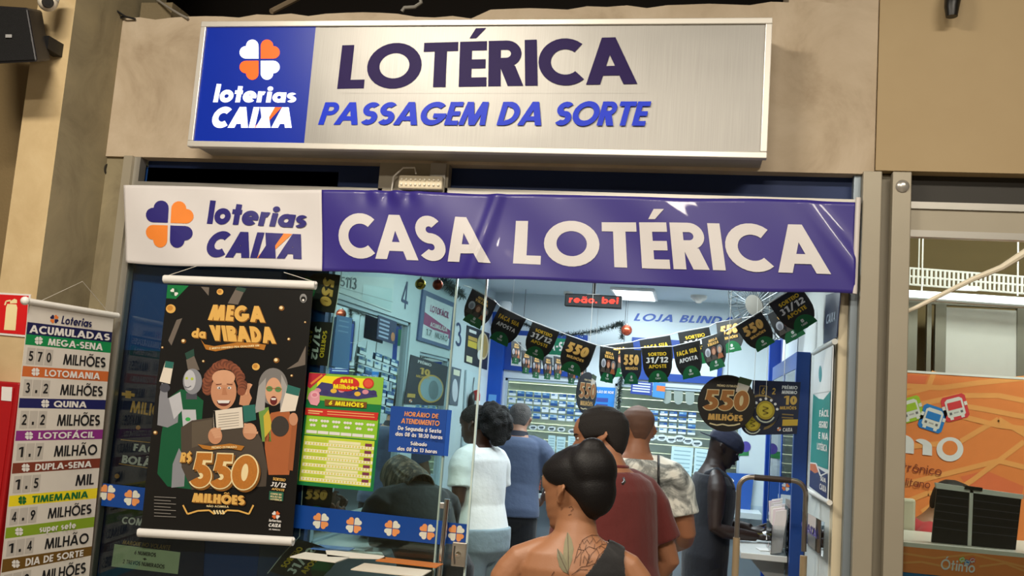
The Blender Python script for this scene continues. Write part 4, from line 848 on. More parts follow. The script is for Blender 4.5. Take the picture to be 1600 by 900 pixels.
flat('orange_poster', 'small blue and orange leaflet beside the dark blue notice', 'poster', fB, [(1021, 597), (1040, 599), (1038, 623), (1019, 620)], M('3d86c4', .5), lambda b, q: b.poly(quad_sub(q, .3, .2, 1, .55), M('d8743a', .5), .001))
b = B(lambda x, y, k: fB(x, y, .001+k)); b.text('LOJA BLINDADA', [(992, 489.5), (1188, 497), (1187, 508), (990, 501)], M('1d4fa8', .4), .001, .2, .22, .12); tag(b.build('wall_lettering'), 'blue slanted wall letters LOJA BLINDADA above the bunting', 'lettering')
# blue corner column, seams on the wall
b = B(); xq = uy(764, 600, SHY-.02).x; xq2 = uy(798, 600, SHY-.02).x; b.box(SHX0, SHY-.06, 0, SHX0+.115, SHY-.004, uy(770, 488, SHY).z, BLUE); tag(b.build('blue_column'), 'glossy blue column in the far left corner of the shop', 'column')
flat('column_sticker', 'small light blue sticker low on the blue corner column', 'sticker', yplane(SHY-.062), [(764, 616), (776, 617), (774, 640), (761, 639)], M('5f9fdc', .5))
# ceiling fixtures
LEDM = M('f4fbff', .3, emit=3.0, vary=0)
lp = thing('ceiling_panel_lamp', 'bright square lamp panel on the shop ceiling right of the red display', 'lamp', uz(985, 460, 2.50))
b = B(); c = uz(992, 459, 2.515); b.box(c.x-.16, c.y-.3, 2.5, c.x+.16, c.y+.3, 2.519, WHITE); b.build('frame', lp, bevel=.003); b = B(); b.box(c.x-.14, c.y-.28, 2.496, c.x+.14, c.y+.28, 2.5005, LEDM); b.build('diffuser', lp)
def puck(name, label, cat, px, py, r):
    c = uz(px, py, 2.52); b = B(); b.lathe(c, (0, 0, -1), [(r, 0), (r, .02), (r*.75, .035), (r*.4, .045), (r*.3, .055)], OFFW, 18); return tag(b.build(name), label, cat)
puck('smoke_detector', 'white round smoke detector on the ceiling above LOJA BLINDADA', 'detector', 1092, 462, .06)
puck('sprinkler', 'small white ceiling fitting left of the red display', 'fitting', 888, 456, .035)
c = uy(789, 486, 3.4); b = B(); b.lathe((c.x, c.y, c.z), (0, 0, 1), [(.03, -.08), (.045, -.06), (.05, 0), (.05, .06), (.04, .075)], M('e8ecee', .4)); b.tube([(c.x, c.y, c.z+.06), (c.x-.02, SHY, c.z+.06)], .012, OFFW, 8); tag(b.build('corner_sensor'), 'white cylindrical sensor in the far left corner near the ceiling', 'sensor')
# LED ticker display
LY = 2.0; tk = thing('ticker_display', 'black ticker display with glowing red letters hanging from the shop ceiling', 'display', uy(928, 478, LY))
a0, a1, a2 = uy(883, 458, LY), uy(972, 461, LY), uy(882, 477, LY)
b = B(); b.box(a0.x, LY, a2.z-.004, a1.x, LY+.05, a0.z, M('0b0a0b', .4)); b.build('case', tk, bevel=.006)
b = B(yplane(LY-.001)); LR = M('ff2a12', .4, emit=2.6, vary=0); b.text('reão. bei', [(890, 462.5), (967, 465), (966, 475), (889, 472.5)], LR, .001, .2, 0, .14); b.build('red_text', tk, 'glowing red characters')
b = B(yplane(LY-.001)); b.line([(917, 459.6), (937, 460.2)], 1.2, WHT, .001); b.build('maker_plate', tk)
b = B(); cx_ = (a0.x+a1.x)/2; b.tube([(cx_, LY+.025, a0.z-.005), (cx_, LY+.025, 2.52)], .012, BLACK, 8); b.build('hanger', tk)
# cage fan on the right wall
fn = thing('wall_fan', 'grey wire cage fan high on the right wall behind the bunting', 'fan', uy(1190, 500, 1.0)); fc = uy(1192, 472, 1.35); ax = V((-.62, -.62, -.35)).normalized(); aa = ax.orthogonal().normalized(); ab = ax.cross(aa); R_ = .215
GRYW = M('8d9598', .35, .5); b = B()
for k in range(36):
    t = 2*pi*k/36; dvec = aa*cos(t)+ab*sin(t); b.tube([fc+ax*.07+dvec*.05, fc+ax*.06+dvec*.13, fc+ax*.03+dvec*R_, fc-ax*.03+dvec*R_, fc-ax*.06+dvec*.1], .0036, GRYW, 5)
for rr in (.05, .13, R_): b.tube([fc+ax*(.07 if rr < .06 else .06 if rr < .15 else .03)+(aa*cos(2*pi*i/30)+ab*sin(2*pi*i/30))*rr for i in range(31)], .003, GRYW, 6)
b.build('cage', fn)
b = B(); b.lathe(fc+ax*.066, ax, [(.06, 0), (.06, .008), (.035, .014)], M('99948a', .4)); b.build('centre_cap', fn)
for k in range(3):
    b = B(); t = 2*pi*k/3; d1_, d2_ = aa*cos(t)+ab*sin(t), aa*cos(t+.9)+ab*sin(t+.9); b.prism([fc+d1_*.03+ax*.02, fc+d1_*.17+ax*.03, fc+(d1_+d2_).normalized()*.18, fc+d2_*.15-ax*.02, fc+d2_*.03-ax*.01], ax*.004, M('8f979b', .4)); b.build('blade', fn)
b = B(); b.lathe(fc-ax*.05, -ax, [(.06, 0), (.065, .05), (.05, .11)], M('cdd0d0', .5)); b.build('motor', fn); b = B(); b.tube([fc-ax*.12, V((SHX1-.02, fc.y+.1, fc.z-.05)), V((SHX1, fc.y+.1, fc.z-.05))], .018, M('9aa0a3', .4), 8); b.build('bracket', fn)

# ---- bunting
def shield(n=10):
    pts = [(0, 0), (1, 0), (1, .42)]; pts += [(.5+.5*cos(pi*i/12), .42+.58*sin(pi*i/12)**.9) for i in range(1, 12)]; return pts + [(0, .42)]
FBK = M('1d1d1a', .4, coat=.2); FGR = M('0e6b38', .45); FYE, FWH = M('e9c22f', .45), M('eeeeea', .45)
def flag(parent, kind, tl, tr, Yd, ln=None, W=.155, flip=1, ylen=None):
    a = uy(*tl, Yd); e = uy(*tr, Yd) - a; wa = e.length; u = e/wa
    if wa < W*.97: d = flip*sqrt(W*W-wa*wa); u = V((e.x, d, e.z))/W; wd = W
    else: wd = wa
    nrm = u.cross(V((0, 0, 1))).normalized(); vdir = nrm.cross(u).normalized()
    if vdir.z > 0: vdir = -vdir
    if nrm.y > 0: nrm = -nrm
    H = ln or wd*1.12
    f = lambda x, y, l: a + u*(x*wd) + vdir*(y*H) + nrm*(l + .006*sin(y*2.6)*(1 if kind else 1))
    b = B(f); sh = shield(); b.prism([f(x, y, 0) for x, y in sh], nrm*-.0012, FBK)
    o = b.build('flag', parent, {'550': 'black flag with gold 550', '31': 'black flag reading 31/12', 'faca': 'black flag reading FAÇA SUA APOSTA', 'photo': 'black flag with people picture', 'plain': None}[kind])
    g = B(f); g.disc(.5, .80, .30, .185, FGR, .0012) if kind == 'x' else g.poly([(.5+.34*cos(t), .99+(-.34)*sin(t)*1.0) for t in [pi*i/14 for i in range(15)]], FGR, .0010)
    g.text('CAIXA', [(.40, .86), (.60, .86), (.58, .91), (.42, .91)], FWH, .0016, .24); clover(g, .5, .79, .045, (FWH,)*4, .0016)
    if kind == '550':
        goldtext(g, '550', [(.14, .14), (.86, .14), (.82, .44), (.10, .44)], .0014, .3, .05, .015); g.text('MILHÕES', [(.2, .50), (.8, .50), (.78, .58), (.22, .58)], GOLD, .0016, .26, 0, .06)
    elif kind == '31':
        g.text('SORTEIO', [(.2, .14), (.82, .14), (.82, .24), (.2, .24)], FYE, .0014, .24); g.text('31/12', [(.12, .28), (.88, .28), (.86, .44), (.1, .44)], FWH, .0014, .26); g.text('APOSTE', [(.2, .49), (.8, .49), (.8, .59), (.2, .59)], FYE, .0014, .24)
    elif kind == 'faca':
        g.text('FAÇA SUA', [(.12, .18), (.88, .18), (.88, .31), (.12, .31)], FYE, .0014, .24); g.text('APOSTA', [(.16, .40), (.86, .40), (.86, .52), (.16, .52)], FWH, .0014, .24)
    elif kind == 'photo':
        g.text('MEGA', [(.3, .1), (.7, .1), (.7, .18), (.3, .18)], GOLD, .0014, .28); g.text('VIRADA', [(.25, .2), (.75, .2), (.75, .29), (.25, .29)], GOLD, .0014, .28)
        for cx, mm, hm in ((.22, ROB, ROB2), (.48, SKIN1, HAIRB), (.74, SKIN2, HAIRG)): g.disc(cx, .46, .12, .13, hm, .0014); g.disc(cx, .48, .07, .09, mm, .0018); g.poly([(cx-.13, .72), (cx-.08, .58), (cx+.08, .58), (cx+.13, .72)], BRN if hm != HAIRG else RUST, .0016)
    g.build('print', o)
    return o
bt = thing('bunting', 'string of black and green flags hanging across the shop entrance', 'bunting', uy(985, 545, .9))
front = [('photo', (738, 451), (772, 470), .5, None, 1), ('faca', (781, 479), (822, 499), .7, None, 1), ('31', (832, 503), (874, 519), .8, None, 1), ('550', (886, 524), (932, 540), .9, None, 1), ('photo', (938, 541), (964, 546), 1.0, .18, 1),
         ('550', (969, 546), (1000, 545), 1.0, .18, 1), ('31', (1003, 544), (1049, 542), 1.0, .18, -1), ('faca', (1051, 542), (1092, 533), .95, .178, -1), ('photo', (1096, 530), (1130, 520), .9, .175, -1), ('550', (1149, 511), (1189, 487), .8, None, -1), ('31', (1201, 475), (1249, 445), .55, None, -1)]
for k, a, c, y, ln, fl in front: flag(bt, k, a, c, y, ln, .145, fl)
pts = [uy(724, 446, .45)]
for k, a, c, y, ln, fl in front: pts += [uy(a[0], a[1]-1, y+.002), uy(c[0], c[1]-1, y+.002)]
pts.append(uy(1262, 436, .45)); b = B(); b.tube(pts, .0022, FWH, 6); b.build('string', bt)
b2 = thing('bunting', 'second string of flags behind the first one, partly hidden', 'bunting', uy(985, 545, 1.6))
backf = [('photo', (944, 541), (989, 535), 1.5), ('faca', (999, 532), (1047, 524), 1.5), ('31', (1059, 520), (1108, 511), 1.5), ('550', (1119, 505), (1158, 498), 1.4), ('photo', (1199, 492), (1240, 470), .85)]
for k, a, c, y in backf: flag(b2, k, a, c, y, None, .16, -1)
pts = []
for k, a, c, y in backf: pts += [uy(a[0], a[1]-1, y+.002), uy(c[0], c[1]-1, y+.002)]
b = B(); b.tube([uy(935, 543, 1.7)]+pts+[uy(1256, 460, .85)], .0022, FWH, 6); b.build('string', b2)
b3 = thing('bunting', 'third string of narrow edge-on flags in front of the green and white prize board', 'bunting', uy(860, 590, 2.2))
pts = [uy(797, 528, 2.0)]
for x, y in ((804, 532), (820, 547), (836, 554), (854, 556), (870, 556), (892, 563), (908, 566)):
    flag(b3, 'plain' if False else 'photo', (x-5, y), (x+5, y+1), 2.2, .15, .13, 1); pts.append(uy(x, y-1, 2.2))
b = B(); b.tube(pts+[uy(930, 556, 2.2)], .002, FWH, 6); [b.tube([e_, V((e_.x, e_.y, 2.52))], .0012, FWH, 5) for e_ in (pts[0], uy(930, 556, 2.2))]; b.build('string', b3)
# flags hung along the inside of the front glass (turned sideways and tilted)
b4 = thing('bunting', 'string of flags hanging sideways behind the glass right of the hanging poster', 'bunting', uy(500, 585, .052))
def gflag(parent, kind, o, u, v, Yd, label):
    """o px of the flag's top-left, u px of its top-right, v px of its tip side"""
    a, pu, pv = uy(*o, Yd), uy(*u, Yd), uy(*v, Yd); U, Vv = pu-a, pv-a
    f = lambda x, y, l: a+U*x+Vv*y+V((0, -l, 0)); b = B(f); sh = shield(); b.prism([f(x, y, 0) for x, y in sh], (0, .001, 0), FBK); o_ = b.build('flag', parent, label); g = B(f)
    g.poly([(.5+.34*cos(t), .99-.34*sin(t)) for t in [pi*i/14 for i in range(15)]], FGR, .0010)
    if kind == '550': goldtext(g, '550', [(.14, .14), (.86, .14), (.82, .46), (.10, .46)], .0014, .3, .05, .015)
    else: g.text('SORTEIO', [(.2, .12), (.82, .12), (.82, .24), (.2, .24)], FYE, .0014, .24); g.text('31/12', [(.12, .30), (.88, .30), (.86, .48), (.1, .48)], FWH, .0014, .26); g.text('APOSTE', [(.2, .54), (.8, .54), (.8, .66), (.2, .66)], FYE, .0014, .24)
    g.build('print', o_)
gflag(b4, '550', (532, 430), (524, 490), (478, 422), .052, 'sideways flag with gold 550'); gflag(b4, '31', (520, 504), (511, 572), (466, 500), .052, 'sideways flag reading 31/12')
b = B(); b.tube([uy(534, 424, .05), uy(527, 470, .05), uy(521, 500, .05), uy(512, 575, .05)], .002, FWH, 6); b.build('string', b4)
b5 = thing('bunting', 'tilted flags behind the glass below the green campaign poster', 'bunting', uy(470, 890, .055))
gflag(b5, '31', (420, 892), (466, 842), (493, 915), .055, 'tilted flag reading 31/12'); gflag(b5, '550', (473, 757), (520, 759), (470, 806), .055, 'flag with gold 550')
b = B(); b.tube([uy(418, 896, .053), uy(440, 868, .053), uy(468, 838, .053), uy(473, 757, .053), uy(522, 757, .053)], .002, FWH, 6); b.build('string', b5)

# ---- tinsel garland and baubles
def garland(label, pts, r, n, seed, extra):
    t = thing('tinsel_garland', label, 'garland', pts[0]); rn = random.Random(seed); b = B(); TG, TS = M('17211c', .4, .2), M('9fb0b0', .25, .8)
    seg = len(pts)-1
    for i in range(n):
        s = i/n*seg; k = int(s); p = V(pts[k]).lerp(V(pts[k+1]), s-k); d = V((rn.uniform(-1, 1), rn.uniform(-1, 1), rn.uniform(-1, 1))).normalized(); e = d.orthogonal().normalized()*.0025; q = p+d*r*rn.uniform(.6, 1.1)
        b.face([p-e, p+e, q+e*.3, q-e*.3], TG if rn.random() < .7 else TS)
    b.build('tinsel', t); b = B(); b.tube(pts, .003, BLACK, 6); b.tube([pts[0], V((pts[0].x, pts[0].y, 2.52))], .002, BLACK, 5); b.build('wire', t)
    return t
garland('dark tinsel garland sagging under the ceiling across the back wall', [uy(818, 505, 3.3), uy(850, 520, 3.3), uy(890, 523, 3.3), uy(930, 518, 3.3), uy(960, 509, 3.3), uy(972, 505, 3.3), uy(972, 530, 3.36)], .035, 1500, 2, 0)
garland('short tinsel garland on the left booth wall beside the price board', [ux(692, 438, -1.6), ux(704, 448, -1.6), ux(712, 455, -1.6), ux(724, 462, -1.6)], .05, 700, 4, 0)
garland('vertical tinsel strip on the back wall left of the rules notice', [uy(972, 585, SHY-.05), uy(968, 610, SHY-.05), uy(966, 640, SHY-.05)], .035, 500, 6, 0)
def bauble(label, c, r, m):
    b = B(); b.ball(c, r, m, 12); b.lathe(c+V((0, 0, r*.95)), (0, 0, 1), [(r*.25, 0), (r*.25, r*.25)], ALU, 10); b.tube([c+V((0, 0, r*1.1)), V((c.x, c.y, 2.53))], .0012, BLACK, 5); return tag(b.build('bauble'), label, 'bauble')
bauble('gold Christmas bauble under the banner on the left booth wall', uy(657, 444, .25), .026, M('b8963a', .18, .9)); bauble('red Christmas bauble under the banner beside the gold one', uy(684, 445, .4), .026, M('a03a24', .2, .7)); bauble('copper Christmas bauble at the end of the back wall tinsel', uy(979, 516, 3.22), .042, M('b4533a', .2, .7))

# ---- phone handset on the white door at the end of the left wall
b = B(); qd = [ux(727, 578, SHX0+.004), ux(757, 590, SHX0+.004), ux(750, 745, SHX0+.004), ux(717, 760, SHX0+.004)]; b.prism(qd, (.012, 0, 0), M('c5d6de', .5)); struct(b.build('door_2'))
ph = thing('wall_phone', 'black wall phone with a red and white handset on the pale door', 'phone', ux(740, 655, SHX0+.02))
b = B(); c = ux(738, 630, SHX0+.04); b.ball(c, (.03, .055, .085), M('26262a', .4), 10); b.build('base', ph); b = B(); c2 = ux(743, 626, SHX0+.08); b.tube([c2+V((0, 0, .075)), c2+V((.012, 0, .04)), c2+V((.014, 0, 0))], [.022, .02, .018], M('c22a2a', .4), 10); b.tube([c2+V((.014, 0, 0)), c2+V((.012, 0, -.04)), c2+V((0, 0, -.075))], [.018, .02, .022], WHT, 10); b.build('handset', ph); b = B(); b.tube([ux(741, 590, SHX0+.02), ux(739, 605, SHX0+.025), c+V((.0, 0, .05))], .004, M('5a5f66', .5), 6); b.build('cord', ph)

# ---- counters along the booths
CT = M('c3ccca', .4)
b = B(); b.box(SHX0-.05, .13, .90, SHX0+.25, 2.35, .94, CT); tag(b.build('side_counter'), 'pale counter ledge along the left booths behind the glass', 'counter')
b = B(); b.box(SHX0+.3, SHY-.32, .93, SHX1-.05, SHY+.12, .97, M('cfdadd', .4)); tag(b.build('back_counter'), 'pale counter ledge under the back windows', 'counter')
rr_ = random.Random(11)
for k, (px, py, sx, sy, m_, lb) in enumerate(((500, 872, .10, .07, M('e6e3d8', .6), 'white sheet of paper nearest the front on the left counter'), (520, 858, .08, .06, M('4a78c0', .4), 'blue card lying on the left counter'), (555, 868, .12, .08, M('efe9dc', .6), 'cream folded paper in the middle of the left counter'), (640, 880, .13, .05, M('d07a34', .5), 'orange leaflet lying on the left counter'), (612, 892, .14, .08, M('d9d0bf', .6), 'beige booklet at the edge of the left counter'))):
    c = uz(px, py, .9425+.0*k); b = B(); a = rr_.uniform(-.5, .5); b.obox(c+V((0, 0, .003)), V((cos(a), sin(a), 0))*sx, V((-sin(a), cos(a), 0))*sy, (0, 0, .002), m_); tag(b.build('paper'), lb, 'paper')
bg = thing('duffel_bag', 'black cylindrical bag lying on the left counter behind the glass', 'bag', uz(630, 850, .94)); bg.location.z = .94
b = B(); p0, p1 = uy(578, 818, .22), uy(690, 832, .27); rb = .05; p0.z = p1.z = .94+rb+.004; b.tube([p0, p0.lerp(p1, .03), p0.lerp(p1, .1), p0.lerp(p1, .9), p0.lerp(p1, .97), p1], [rb*.6, rb*.9, rb, rb, rb*.9, rb*.6], M('17181a', .35, bump=.3, bscale=30), 18); b.build('body', bg)
b = B(); b.tube([p0.lerp(p1, .25)+V((0, -.05, .03)), p0.lerp(p1, .3)+V((0, -.06, .075)), p0.lerp(p1, .5)+V((0, -.05, .095)), p0.lerp(p1, .7)+V((0, -.06, .075)), p0.lerp(p1, .75)+V((0, -.05, .03))], .007, BLACK, 6); b.build('handle', bg)
for k, (px, py, lb) in enumerate(((838, 770, 'small keypad with coloured keys on the back counter left of the red shirt man'), (862, 745, 'brown bottle shaped stand on the back counter'))):
    c = uy(px, py, SHY-.2)
    if k == 0:
        kp = thing('keypad', lb, 'keypad', (c.x, SHY-.2, .97)); b = B(); b.obox((c.x, SHY-.2, 1.03), (.05, 0, 0), (0, .03, -.01), (0, .015, .055), M('2a2c2a', .5)); b.build('body', kp, bevel=.004); b = B()
        for i in range(4):
            for j in range(3): b.obox((c.x-.025+.025*j, SHY-.238+.004*i, 1.0+.02*i), (.009, 0, 0), (0, .004, 0), (0, 0, .007), (M('c9b13a', .5), M('5d8a4a', .5), M('b5503a', .5))[j])
        b.build('keys', kp)
    else:
        b = B(); b.lathe((c.x, SHY-.22, .97), (0, 0, 1), [(.03, 0), (.034, .02), (.034, .12), (.015, .17), (.013, .21)], M('6e5130', .4), 14); tag(b.build('bottle'), lb, 'bottle')

# ---- right side: cabinet, posters, shelf, trolley
CBL = M('0d3c86', .35)
cbn = thing('blue_cabinet', 'tall blue cabinet frame with glass front along the right wall', 'cabinet', (.50, 1.7, 0))
b = B(); b.box(.475, .95, 0, .541, 1.0, 1.985, CBL); b.box(.475, 1.0, 1.90, .541, 2.5, 1.985, CBL); b.box(.475, 2.46, 0, .541, 2.5, 1.90, CBL); b.box(.475, 1.0, 0, .541, 2.46, .60, BLUE); b.box(.475, 1.62, .6, .541, 1.68, 1.9, BLUE); b.build('frame', cbn, bevel=.002)
b = B(); b.box(.525, 1.0, .6, .541, 2.46, 1.9, M('2f6fc0', .35)); b.build('back_panel', cbn); b = B(); b.box(.478, 1.0, .6, .482, 2.46, 1.9, CLEAR); b.build('glass_front', cbn)
for k, (y0_, z0_) in enumerate(((1.08, 1.1), (1.28, 1.1), (1.46, 1.1), (1.08, 1.42), (1.28, 1.42), (1.8, 1.2), (2.05, 1.2))):
    b = B(); b.box(.495, y0_, z0_, .515, y0_+.13, z0_+.24, M(('dfe6ea', 'b9d0e6', '8fb4dc')[k % 3], .5)); b.box(.4925, y0_+.015, z0_+.12, .495, y0_+.115, z0_+.2, M('3a70b8', .5)); b.build('leaflet', cbn)
bc = thing('blue_post', 'blue square post behind the shelf at the right wall', 'post', (.40, 2.7, 0)); p_ = uy(1202, 750, 2.7)
b = B(); b.box(p_.x-.03, 2.7, 0, p_.x+.045, 2.78, uy(1200, 530, 2.7).z, M('0d3fa0', .35)); b.build('shaft', bc, bevel=.002); b = B(); b.box(p_.x-.035, 2.69, 0, p_.x+.05, 2.79, .06, M('0a2f78', .4)); b.build('foot', bc)
# round cardboard 550 hanger
def round_sign(label, c, r, u, nrm):
    t = thing('round_hanger', label, 'sign', c-V((0, 0, r))); vd_ = V((0, 0, -1)); f = lambda x, y, l: c+u*(x*r)+vd_*(y*r)+nrm*l
    b = B(f); b.prism([f(cos(2*pi*i/40), sin(2*pi*i/40), 0) for i in range(40)], nrm*-.004, BLK); b.build('disc', t)
    b = B(f); b.disc(0, 0, .97, .97, M('1b1815', .4), .0006)
    for i in range(3):
        qd = [(-.78+.52*i, -.48), (-.22+.52*i, -.48), (-.28+.52*i, .28), (-.84+.52*i, .28)]; b.text('550'[i], qd, GOLD2, .002+.002*i, .34); b.text('550'[i], quad_sub(qd, .05, .04, .95, .96), M('b87636', .4), .003+.002*i, .24)
    b.text('MILHÕES', [(-.62, .38), (.6, .40), (.58, .62), (-.62, .60)], GOLD, .002, .3, 0, .06); b.line([(-.55, .72), (-.3, .78), (-.1, .74), (.1, .78), (.3, .76), (.5, .70)], .05, GOLD2, .002); b.text('PRÊMIO ESTIMADO', [(-.35, -.66), (.4, -.64), (.4, -.56), (-.35, -.58)], GOLD2, .002)
    b.poly([(.42, -.95), (.86, -.84), (.66, -.30), (.30, -.42)], PAPER, .0015); b.poly([(.42, -.95), (.86, -.84), (.78, -.62), (.36, -.74)], M('4a5b3a', .5), .0022); b.build('print', t)
    b = B(); b.tube([c+V((0, 0, r)), V((c.x, c.y, 2.52))], .0015, OFFW, 5); b.build('string', t); return t
cR = uy(1135, 630, .86); round_sign('round black 550 MILHÕES sign hanging above the man in the cap', cR, .139, V((1, 0, .04)).normalized(), V((0, -1, 0)))
cN = uy(917, 614, 1.75); round_sign('round black sign seen almost edge-on above the red shirt man', cN, .125, V((.38, .92, 0)).normalized(), V((.92, -.38, 0)))
def art_10(b, q):
    e = lambda u, v: quad_sub(q, u, v, u, v)[0]
    for i, (t, m_) in enumerate((('PRÊMIO', WHT), ('MÍNIMO'.replace('Í', 'I'), WHT))): b.text(t, quad_sub(q, .62, .08+.09*i, .94, .145+.09*i), m_, .001, .24)
    b.text('10', quad_sub(q, .68, .27, .95, .44), GLD, .001, .28); b.text('MILHÕES', quad_sub(q, .6, .47, .95, .53), GLD, .001, .24); b.text('6', quad_sub(q, .20, .13, .27, .25), GLD, .001, .2); b.text('2', quad_sub(q, .42, .13, .49, .25), GLD, .001, .2)
    b.line([e(.16, .10), e(.31, .10), e(.31, .28), e(.16, .28), e(.16, .10)], .7, GLD, .001)
    c = e(.22, .58); b.disc(c[0], c[1], 27, 28, M('8d7440', .4), .0008); b.disc(c[0]-.5, c[1], 23.5, 24.5, M('141c33', .4), .0012); b.text('10', [(c[0]+8, c[1]-14), (c[0]+20, c[1]-13), (c[0]+19, c[1]-4), (c[0]+7, c[1]-5)], GLD, .0018, .26)
    for i in range(2): b.line([e(.66, .62+.06*i), e(.9, .635+.06*i)], 2, M('8d7440', .4), .001)
    b.poly(quad_sub(q, .68, .72, 1.0, .84), M('d8b13a', .4), .001); clover(b, *e(.62, .90), 3, (WHT, ORANGE, ORANGE, WHT), .001); b.text('CAIXA', quad_sub(q, .70, .88, .9, .95), WHT, .001, .24)
t10 = flat('prize_poster', 'dark blue hanging poster with gold 10 beside the round 550 sign', 'poster', yplane(.935), [(1176, 594), (1251, 597), (1245, 678), (1170, 680)], M('161f3d', .4), art_10)
b = B(); b.tube([uy(1225, 597, .94), V((uy(1225, 597, .94).x, .94, 2.52))], .0015, OFFW, 5); b.build('string', t10)
def coin(label, px, py, r, Y):
    c = uy(px, py, Y); t = thing('coin_hanger', label, 'sign', c-V((0, 0, r))); f = lambda x, y, l: c+V((x*r, -l, -y*r)); b = B(f); b.prism([f(cos(2*pi*i/32), sin(2*pi*i/32), 0) for i in range(32)], (0, .003, 0), M('1a2038', .4)); b.build('disc', t)
    b = B(f); b.disc(0, -.05, .66, .68, M('b39a22', .4), .001); b.disc(0, -.05, .5, .52, M('d4bc34', .4), .0016); b.line([(-.2, -.3), (.2, -.2), (-.2, 0), (.2, .15), (-.15, .28)], .1, M('8f7a1c', .4), .0022)
    for i in range(7): a = pi*(1.05+.15*i); b.disc(.84*cos(a), -.05+.84*sin(a), .1, .1, WHT, .001, 12)
    b.line([(.7*cos(pi*(.15+.1*i)), .05+.78*sin(pi*(.15+.1*i))) for i in range(8)], .1, M('cfd2c0', .4), .001); b.build('print', t); b = B(); b.tube([c+V((0, .0015, r)), V((c.x, c.y+.0015, 2.52))], .0012, OFFW, 5); b.build('string', t)
coin('round navy hanger with a yellow coin in front of the dark blue poster', 1196, 642, .067, .915); coin('lower round hanger with a yellow coin between the 550 sign and the blue poster', 1176, 662, .058, .925)
# little round purple and green stickers on the right back glass
b = B(fB); b.disc(1165, 698, 8, 8.5, M('4b3f94', .5), .004); tag(b.build('round_sticker'), 'round violet sticker on the back wall right of the man in the cap', 'sticker'); 
b = B(fB); b.rect(1151, 701, 1170, 712, M('2e7d46', .5), .003); tag(b.build('green_sticker'), 'green sticker below the round violet one', 'sticker')
flat('caixa_display', 'blue and white display with an orange clover behind the man in the cap', 'board', yplane(SHY-.03), [(1130, 738), (1178, 741), (1172, 800), (1126, 797)], M('2a57a8', .4), lambda b, q: (b.poly(quad_sub(q, .05, .45, .5, .95), M('dfe6ea', .5), .001), clover(b, *quad_sub(q, .25, .25, 1, 1)[0], 6, (ORANGE, WHT, WHT, ORANGE), .001)))
# shelf with leaflet holder
shf = thing('writing_shelf', 'white writing shelf fixed to the right wall cabinet', 'shelf', (.36, 1.3, .9)); 
b = B(); b.box(.25, 1.05, .945, .475, 1.95, .975, M('d7dad8', .4)); b.build('board', shf, bevel=.003)
for yy in (1.2, 1.8): b = B(); b.prism([(.475, yy, .945), (.29, yy, .945), (.475, yy, .75)], (0, .02, 0), M('b7bcbc', .4)); b.build('bracket', shf)
hd = thing('leaflet_holder', 'clear acrylic leaflet holder on the white shelf', 'holder', (.42, 1.2, .975))
b = B(); b.box(.395, 1.06, .975, .398, 1.41, 1.12, CLEAR); b.box(.466, 1.06, .975, .469, 1.41, 1.2, CLEAR); b.box(.398, 1.06, .975, .466, 1.064, 1.12, CLEAR); b.box(.398, 1.30, .975, .466, 1.304, 1.12, CLEAR); b.build('tray', hd)
for k in range(7):
    b = B(); y0_ = 1.075+.046*k; t_ = .01*(k % 3); c = V((.432, y0_+.02, 1.087+.006*k)); b.obox(c, (.028, 0, .006), (0, .004+.004*(k % 2), 0), V((.012-t_, .008, .105)), M(('e9e2e0', 'e8d8dc', 'efeae4', 'd9cfd4')[k % 4], .6)); tag(b.build('leaflet'), 'white bet slip pad standing in the acrylic holder on the shelf', 'leaflet', 'bet slips in the acrylic holder')
for k, (px, py, m_, lb) in enumerate(((1178, 833, M('b8a24a', .5), 'small yellowish box on the far part of the white shelf'), (1196, 858, M('f0f0ee', .5), 'flat white paper on the front of the white shelf'), (1200, 838, M('dfe3e6', .5), 'loose white slip in the middle of the white shelf'))):
    c = uz(px, py, .98); c.z = .9765+(.014 if k == 0 else .002); b = B(); b.obox(c, (.04, .01, 0), (-.01, .05, 0), (0, 0, .0138 if k == 0 else .0012), m_); tag(b.build('slip' if k else 'small_box'), lb, 'paper' if k else 'box')
# wall posters on the right wall (plane X = .545)
fR = plane_f((SHX1, 0, 0), (-1, 0, 0))
def art_green(b, q):
    e = lambda u, v: quad_sub(q, u, v, u, v)[0]
    b.poly(quad_sub(q, .04, .02, .96, .30), M('dfe3e2', .5), .0006); b.poly([e(.04, .30), e(.35, .34), e(.6, .35), e(.96, .30), e(.96, .80), e(.04, .80)], M('1f8a85', .5), .001); b.poly([e(.04, .80), e(.96, .83), e(.96, .99), e(.04, .97)], M('17245e', .5), .001)
    b.line([e(.05, .80), e(.35, .79), e(.6, .86), e(.95, .82)], 2, WHT, .0014); b.poly([e(.04, .80), e(.3, .79), e(.5, .84), e(.3, .86), e(.04, .85)], M('c26a42', .5), .0012)
    b.disc(*e(.38, .17), 2.6, 13, M('2a8a8c', .5), .0012)
    for i, t in enumerate(('FÁCIL', 'SEGURO', 'E NA', 'LOTÉRICA')): b.text(t, quad_sub(q, .42 if i != 3 else .36, .42+.075*i, .93, .465+.075*i), WHT, .0014, .22)
    b.text('SUA', quad_sub(q, .6, .86, .92, .89), WHT, .0014, .22); b.text('CAIXA', quad_sub(q, .58, .91, .94, .95), WHT, .0014, .22)
gb = thing('roller_banner', 'white and teal hanging banner on the right wall beside the door post', 'banner', fR(1290, 785, 0)); gqd = [(1279, 552), (1309.5, 537), (1301, 784), (1270, 766)]
b = B(fR); b.prism([fR(x, y, .018) for x, y in gqd], (.002, 0, 0), M('dfe3e2', .5)); b.build('sheet', gb); b = B(lambda x, y, k: fR(x, y, .019+k)); art_green(b, gqd); b.build('print', gb)
